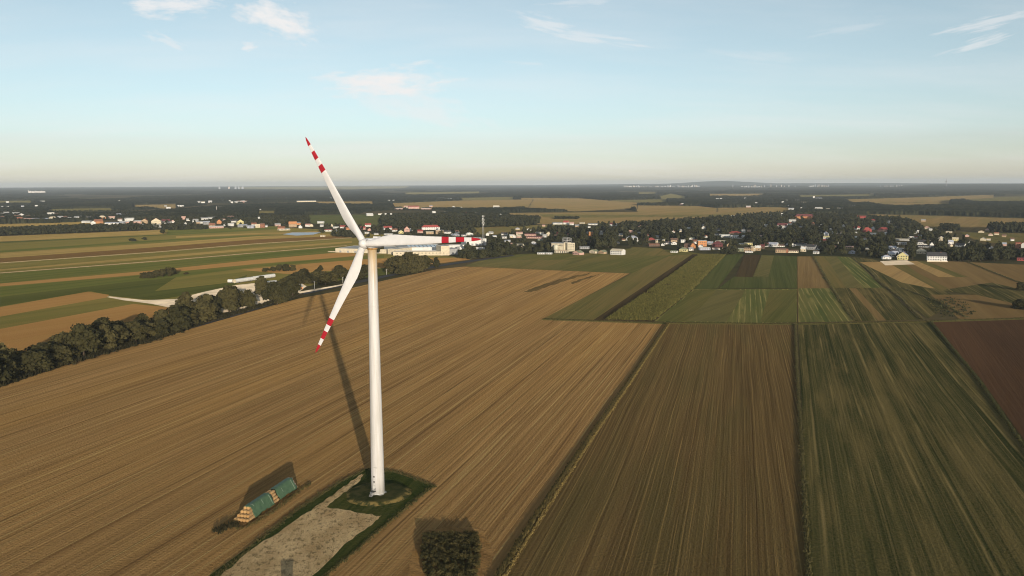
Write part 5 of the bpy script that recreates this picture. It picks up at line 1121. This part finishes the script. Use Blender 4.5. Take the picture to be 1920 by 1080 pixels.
# ------------------------------------------------------------------ far woods, clearings, hills
def hash2(ix, iy, s):
    v = np.sin(ix * 127.1 + iy * 311.7 + s * 74.7) * 43758.5453; return v - np.floor(v)
def vnoise(x, y, s=0):
    ix, iy = np.floor(x), np.floor(y); fx, fy = x - ix, y - iy; fx = fx * fx * (3 - 2 * fx); fy = fy * fy * (3 - 2 * fy)
    return (hash2(ix, iy, s) * (1 - fx) + hash2(ix + 1, iy, s) * fx) * (1 - fy) + (hash2(ix, iy + 1, s) * (1 - fx) + hash2(ix + 1, iy + 1, s) * fx) * fy
def smooth(t): t = np.clip(t, 0, 1); return t * t * (3 - 2 * t)
def relief(X, Y):
    D = np.hypot(X, Y); A = np.arctan2(X, Y); pxx = 960 + F * np.tan(A)
    e = 30 * smooth((D - 12000) / 26000) + 9 * smooth((D - 9000) / 9000) * (vnoise(X / 2600, Y / 3800, 3) - .4)
    e = e + 100 * smooth(1 - np.abs(pxx - 1352) / 105) ** .8 * smooth((D - 27000) / 6000) * (0.85 + .2 * vnoise(X / 900, Y * 0, 5))
    e = e + 34 * smooth((pxx - 980) / 300) * smooth((D - 26000) / 7000) * smooth((1800 - pxx) / 200)
    e = e + 42 * smooth((pxx - 1640) / 130) * smooth((D - 13500) / 4500) * smooth((25000 - D) / 4000) * (0.9 + .2 * vnoise(X / 700, Y * 0, 8))
    return np.maximum(e, 0)
CLR = [('tan', 'pale stubble field in the far woods above the right blade', [(735, 381), (860, 376), (1000, 374)], [(990, 386), (880, 388), (740, 386)]),
       ('tan', 'ochre field in the far woods, middle of the picture', [(975, 371), (1090, 372), (1195, 380)], [(1195, 386), (1080, 391), (985, 388)]),
       ('tan', 'ochre field in the far woods right of the middle', [(1190, 385), (1310, 386), (1345, 390)], [(1345, 397), (1250, 399), (1195, 395)]),
       ('tan', 'thin ochre field in the far woods above the village', [(1310, 390), (1480, 388), (1482, 391)], [(1480, 394), (1340, 397)]),
       ('olive', 'thin olive field in the far woods', [(1145, 375), (1250, 373.5)], [(1250, 378), (1150, 380)]),
       ('olive', 'small olive hill field in the far woods', [(1236, 368), (1260, 362.5), (1286, 368)], [(1286, 371), (1240, 371)]),
       ('tan', 'long thin straw field in the far woods at right', [(1580, 374), (1720, 370), (1865, 365)], [(1865, 367.5), (1760, 374.5), (1600, 377.5)]),
       ('tan', 'straw field below the long thin one at right', [(1612, 378.5), (1700, 376.5), (1782, 377)], [(1780, 381), (1700, 384), (1660, 382)]),
       ('olive', 'green field in the far woods at the right edge', [(1790, 371.5), (1920, 368), (1960, 367)], [(1960, 375), (1830, 376)]),
       ('tan', 'thin pale field in the far woods left of the upper blade', [(590, 378), (700, 377.5)], [(700, 380.5), (600, 381)]),
       ('olive', 'pale fields on the horizon behind the upper blade', [(440, 350.5), (620, 349.3), (770, 348.5)], [(760, 352.5), (600, 355.5), (450, 354)]),
       ('olive', 'thin green field in the far woods, middle', [(860, 371), (965, 369)], [(960, 372.5), (870, 374)]),
       ('olive', 'small green clearing in the woods left of the blade', [(485, 395), (516, 395)], [(516, 399), (485, 399)]),
       ('olive', 'tiny pale clearing below the far city', [(1196, 360.3), (1232, 360.8)], [(1230, 363), (1198, 363)]),
       ('olive', 'thin olive clearing at the left edge', [(-40, 377), (60, 376)], [(60, 379), (-40, 380)]),
       ('olive', 'thin pale strip among the far woods at right', [(1500, 366), (1640, 364)], [(1640, 366.5), (1500, 368.5)]),
       ('tan', 'small tan field in the left far woods', [(250, 384), (330, 383)], [(330, 386), (250, 387)]),
       ('olive', 'thin strip field in the left far woods', [(90, 392), (210, 390)], [(210, 393), (90, 395)]),
       ('tan', 'thin tan strip below the far city', [(1330, 364), (1430, 363)], [(1430, 365.5), (1330, 366.5)]),
       ('olive', 'green strip field far out above the right blade', [(760, 361), (900, 359)], [(900, 362), (760, 364)]),
       (None, '', [(930, 399), (1100, 396), (1380, 395), (1490, 393)], [(1480, 412), (1250, 420), (985, 424), (1000, 410)]),
       (None, '', [(1625, 401), (1760, 403), (1990, 410)], [(1990, 440), (1700, 436), (1690, 414)]),
       (None, '', [(570, 402), (725, 400)], [(730, 428), (570, 428)])]
NA, ND = 1150, 340
ang = np.radians(np.linspace(-35, 35, NA)); dd = 2700 * (40500 / 2700) ** np.linspace(0, 1, ND)
jitA = rng.uniform(-.4, .4, (ND, NA)) * (ang[1] - ang[0]); Dg, Ag = np.meshgrid(dd, ang, indexing='ij'); Ag = Ag + jitA; Dg = Dg * (1 + rng.uniform(-.4, .4, Dg.shape) * math.log(40500 / 2700) / ND)
X = Dg * np.sin(Ag); Y = Dg * np.cos(Ag); E = relief(X, Y)
can = 10.5 + 5 * (vnoise(X / 45, Y / 45, 1) - .5) + 4 * (vnoise(X / 210, Y / 260, 2) - .5) + rng.uniform(-2.0, 2.4, X.shape)
def unp(px, py, z):
    p = g(px, py, z)
    for _ in range(3):
        e = float(relief(np.array([p[0]]), np.array([p[1]]))[0]); e = min(e, 95); p = g(px, max(py, 346.5 - (px - 960) * .0045), z + e)
    return p
reg = np.full(X.shape, -1, int)
for k, (cm, lab, top, bot) in enumerate(CLR):
    poly = [unp(x, y, 0)[:2].tolist() for x, y in top] + [unp(x, y, 13)[:2].tolist() for x, y in bot]
    inside = inpoly(X, Y, poly); reg[inside & (reg < 0)] = k
front = Dg < 2850 + 450 * vnoise(X / 300, Y / 300, 9) + np.where(X < 0, 0, 200)
wild = (vnoise(X / 420, Y / 900, 11) * .6 + vnoise(X / 1300, Y / 2600, 13) * .4)
can[(wild > .60)] *= 0.4; gap = (wild > .62) & (Dg > 3400); can[gap] = -2.0
for hb in HB:
    if hb[6] < 2500: continue
    a = math.atan2(hb[4], hb[5]); u = X * cos(a) - Y * sin(a); v = X * sin(a) + Y * cos(a)
    near = (np.abs(u) < hb[7] * .6 + hb[6] * .0016) & (v > hb[6] - 55 - hb[6] * .012) & (v < hb[6] + hb[8] + 8)
    can[near] = 1.2
Z = E + np.where((reg >= 0) | front, -2.0, can)
fld = (reg >= 0); Zf = E + .35
idx = np.arange(ND * NA).reshape(ND, NA); Q = np.stack([idx[:-1, :-1], idx[:-1, 1:], idx[1:, 1:], idx[1:, :-1]], -1).reshape(-1, 4)
rf = reg.ravel()[Q]; ff = front.ravel()[Q]
isf = [(rf == k).all(1) for k in range(len(CLR))]
anyf = np.zeros(len(Q), bool)
for q in isf: anyf |= q
keep = ~anyf & ~ff.all(1)
# canopy faces stay where at least one corner carries trees
MCAN, nt, b = newmat('canopy')
geo = nt.add('ShaderNodeNewGeometry'); n1 = nt.noise(geo.outputs['Position'], 1 / 28, 3, .6); n2 = nt.noise(geo.outputs['Position'], 1 / 500, 3, .6)
c = nt.mixc(nt.mapr(n1, .35, .68), (0.022, 0.026, 0.014), (0.062, 0.061, 0.03)); c = nt.mixc(nt.math('MULTIPLY', nt.mapr(n2, .45, .7), .7), c, (0.07, 0.068, 0.032))
nt.put(b.inputs['Base Color'], c); b.inputs['Roughness'].default_value = 1; b.inputs['Specular IOR Level'].default_value = 0
def sub(name, Vall, faces, mat):
    u, inv = np.unique(faces.ravel(), return_inverse=True); return npmesh(name, Vall[u], inv.reshape(-1, 4)[:, ::-1], mat)
VA = np.stack([X, Y, Z], -1).reshape(-1, 3)
tag(link('far_woods', sub('far_woods', VA, Q[keep], MCAN)), 'dark woods stretching to the horizon', 'woods', None, 'stuff')
VF = np.stack([X, Y, Zf], -1).reshape(-1, 3)
for k, (cm, lab, top, bot) in enumerate(CLR):
    if cm is None: continue
    fq = Q[isf[k]]
    if len(fq): tag(link('far_field', sub('far_field', VF, fq, M_ftan if cm == 'tan' else M_folive)), lab, None, None, 'structure')

# ------------------------------------------------------------------ far city and masts
MCITY = [plain('city_white', (0.55, 0.53, 0.50), .8, .08, .02), plain('city_cream', (0.52, 0.44, 0.36), .8, .08, .02), plain('city_grey', (0.34, 0.36, 0.38), .8, .08, .02)]
CB = []
def city(px, top, base, w, label, grp, D=19500, mi=None):
    A = atan((px - 960) / F); x, y = D * sin(A), D * cos(A); inf = 344 - (px - 960) * .00447
    k = D / cos(A) * 0 + D * cos(A); ht = CAMH - (top - inf) * k / F; e = float(relief(np.array([x]), np.array([y]))[0])
    Wm = w * k / F; o = empty('apartment_block', (x, y, 0), -A + random.uniform(-.3, .3)); tag(o, label, 'apartment block', grp)
    mt = MCITY[random.randrange(3) if mi is None else mi]
    mb = MB(); mb.box(-Wm / 2, Wm / 2, 0, max(14, Wm * .4), 0, max(ht, e + 22)); mb.build('wall', mt, o)
    mb = MB(); mb.box(-Wm * .2, Wm * .2, 3, 9, max(ht, e + 22), max(ht, e + 22) + 3.5); mb.build('roof', MCITY[2], o)
    CB.append((px, o, label))
for x0, x1, n, tp, nm in [(1169, 1202, 12, 347.3, 'leftmost cluster'), (1205, 1222, 4, 348.3, 'second cluster'), (1226, 1264, 13, 347.6, 'third cluster'), (1269, 1310, 15, 347.3, 'fourth cluster'), (1385, 1432, 12, 346.6, 'cluster right of the hill'), (1441, 1490, 6, 346.0, 'spaced row'), (1513, 1552, 11, 346.3, 'creamy cluster'), (1640, 1690, 9, 348.0, 'rightmost low cluster')]:
    for i in range(n):
        city(x0 + (x1 - x0) * (i + random.uniform(.2, .8)) / n, tp + random.uniform(-.4, 2.6), 351, random.uniform(1.0, 2.3), f'far pale apartment block, {nm} on the horizon', f'far apartment blocks in the {nm}')
for px in (434, 446, 452, 459, 416): city(px, 350.0 + random.uniform(-.4, .4), 353, random.uniform(3, 5), 'far pale block on the horizon left of the upper blade', 'far blocks left of the upper blade', 21000)
for i in range(6): city(63 + i * 5.2, 357.9 + .5 * (i % 2), 360, 4.4, 'low white block of the far plant at left', 'far white plant at left', 14500, 0)
by = {}
for px, o, lab in CB: by.setdefault(lab, []).append((px, o))
for lab, lst in by.items():
    lst.sort(key=lambda q: q[0])
    for i, (px, o) in enumerate(lst): o['label'] = ('leftmost ' if i == 0 else 'rightmost ' if i == len(lst) - 1 else f'{nth(i)} from left, ') + lab
def far_tower(px, top, D, r, label, mat):
    A = atan((px - 960) / F); x, y = D * sin(A), D * cos(A); inf = 344 - (px - 960) * .00447; ht = CAMH - (top - inf) * D * cos(A) / F
    o = empty('far_tower', (x, y, 0)); tag(o, label, 'tower'); mb = MB(); mb.tube([(0, 0, 0), (0, 0, ht * .72)], [r, r * .8], 8); mb.build('shaft', mat, o)
    mb = MB(); mb.tube([(0, 0, ht * .72), (0, 0, ht)], [r * .4, r * .15], 6); mb.build('antenna', mat, o)
    mb = MB(); mb.lathe([(r * .9, ht * .66), (r * 1.7, ht * .68), (r * 1.7, ht * .72), (r * .9, ht * .74)], 12); mb.build('platform', mat, o)
    return ht
far_tower(1769, 334.5, 17000, 8, 'grey television tower on the far right ridge', plain('tower_grey', (0.22, 0.22, 0.23), .8)); far_tower(1372, 344.6, 18500, 9, 'pale blue chimney tower before the far hill', MCITY[2]); far_tower(60, 355.0, 14500, 7, 'white tower at the left end of the far plant', MCITY[0])

# ------------------------------------------------------------------ air
HZ, nt, b = newmat('haze_air'); HZ.node_tree.nodes.remove(b)
pv = HZ.node_tree.nodes.new('ShaderNodeVolumePrincipled'); pv.inputs['Color'].default_value = (0.78, 0.87, 0.95, 1); pv.inputs['Density'].default_value = HAZE = 3.2e-5; pv.inputs['Anisotropy'].default_value = 0.0
om = [n for n in HZ.node_tree.nodes if n.type == 'OUTPUT_MATERIAL'][0]; HZ.node_tree.links.new(pv.outputs[0], om.inputs['Volume'])
mb = MB(); mb.box(-44000, 44000, -44000, 44000, -1, 225); o = mb.build('haze', HZ); tag(o, 'thin haze in the air over the whole plain', 'haze', None, 'stuff')
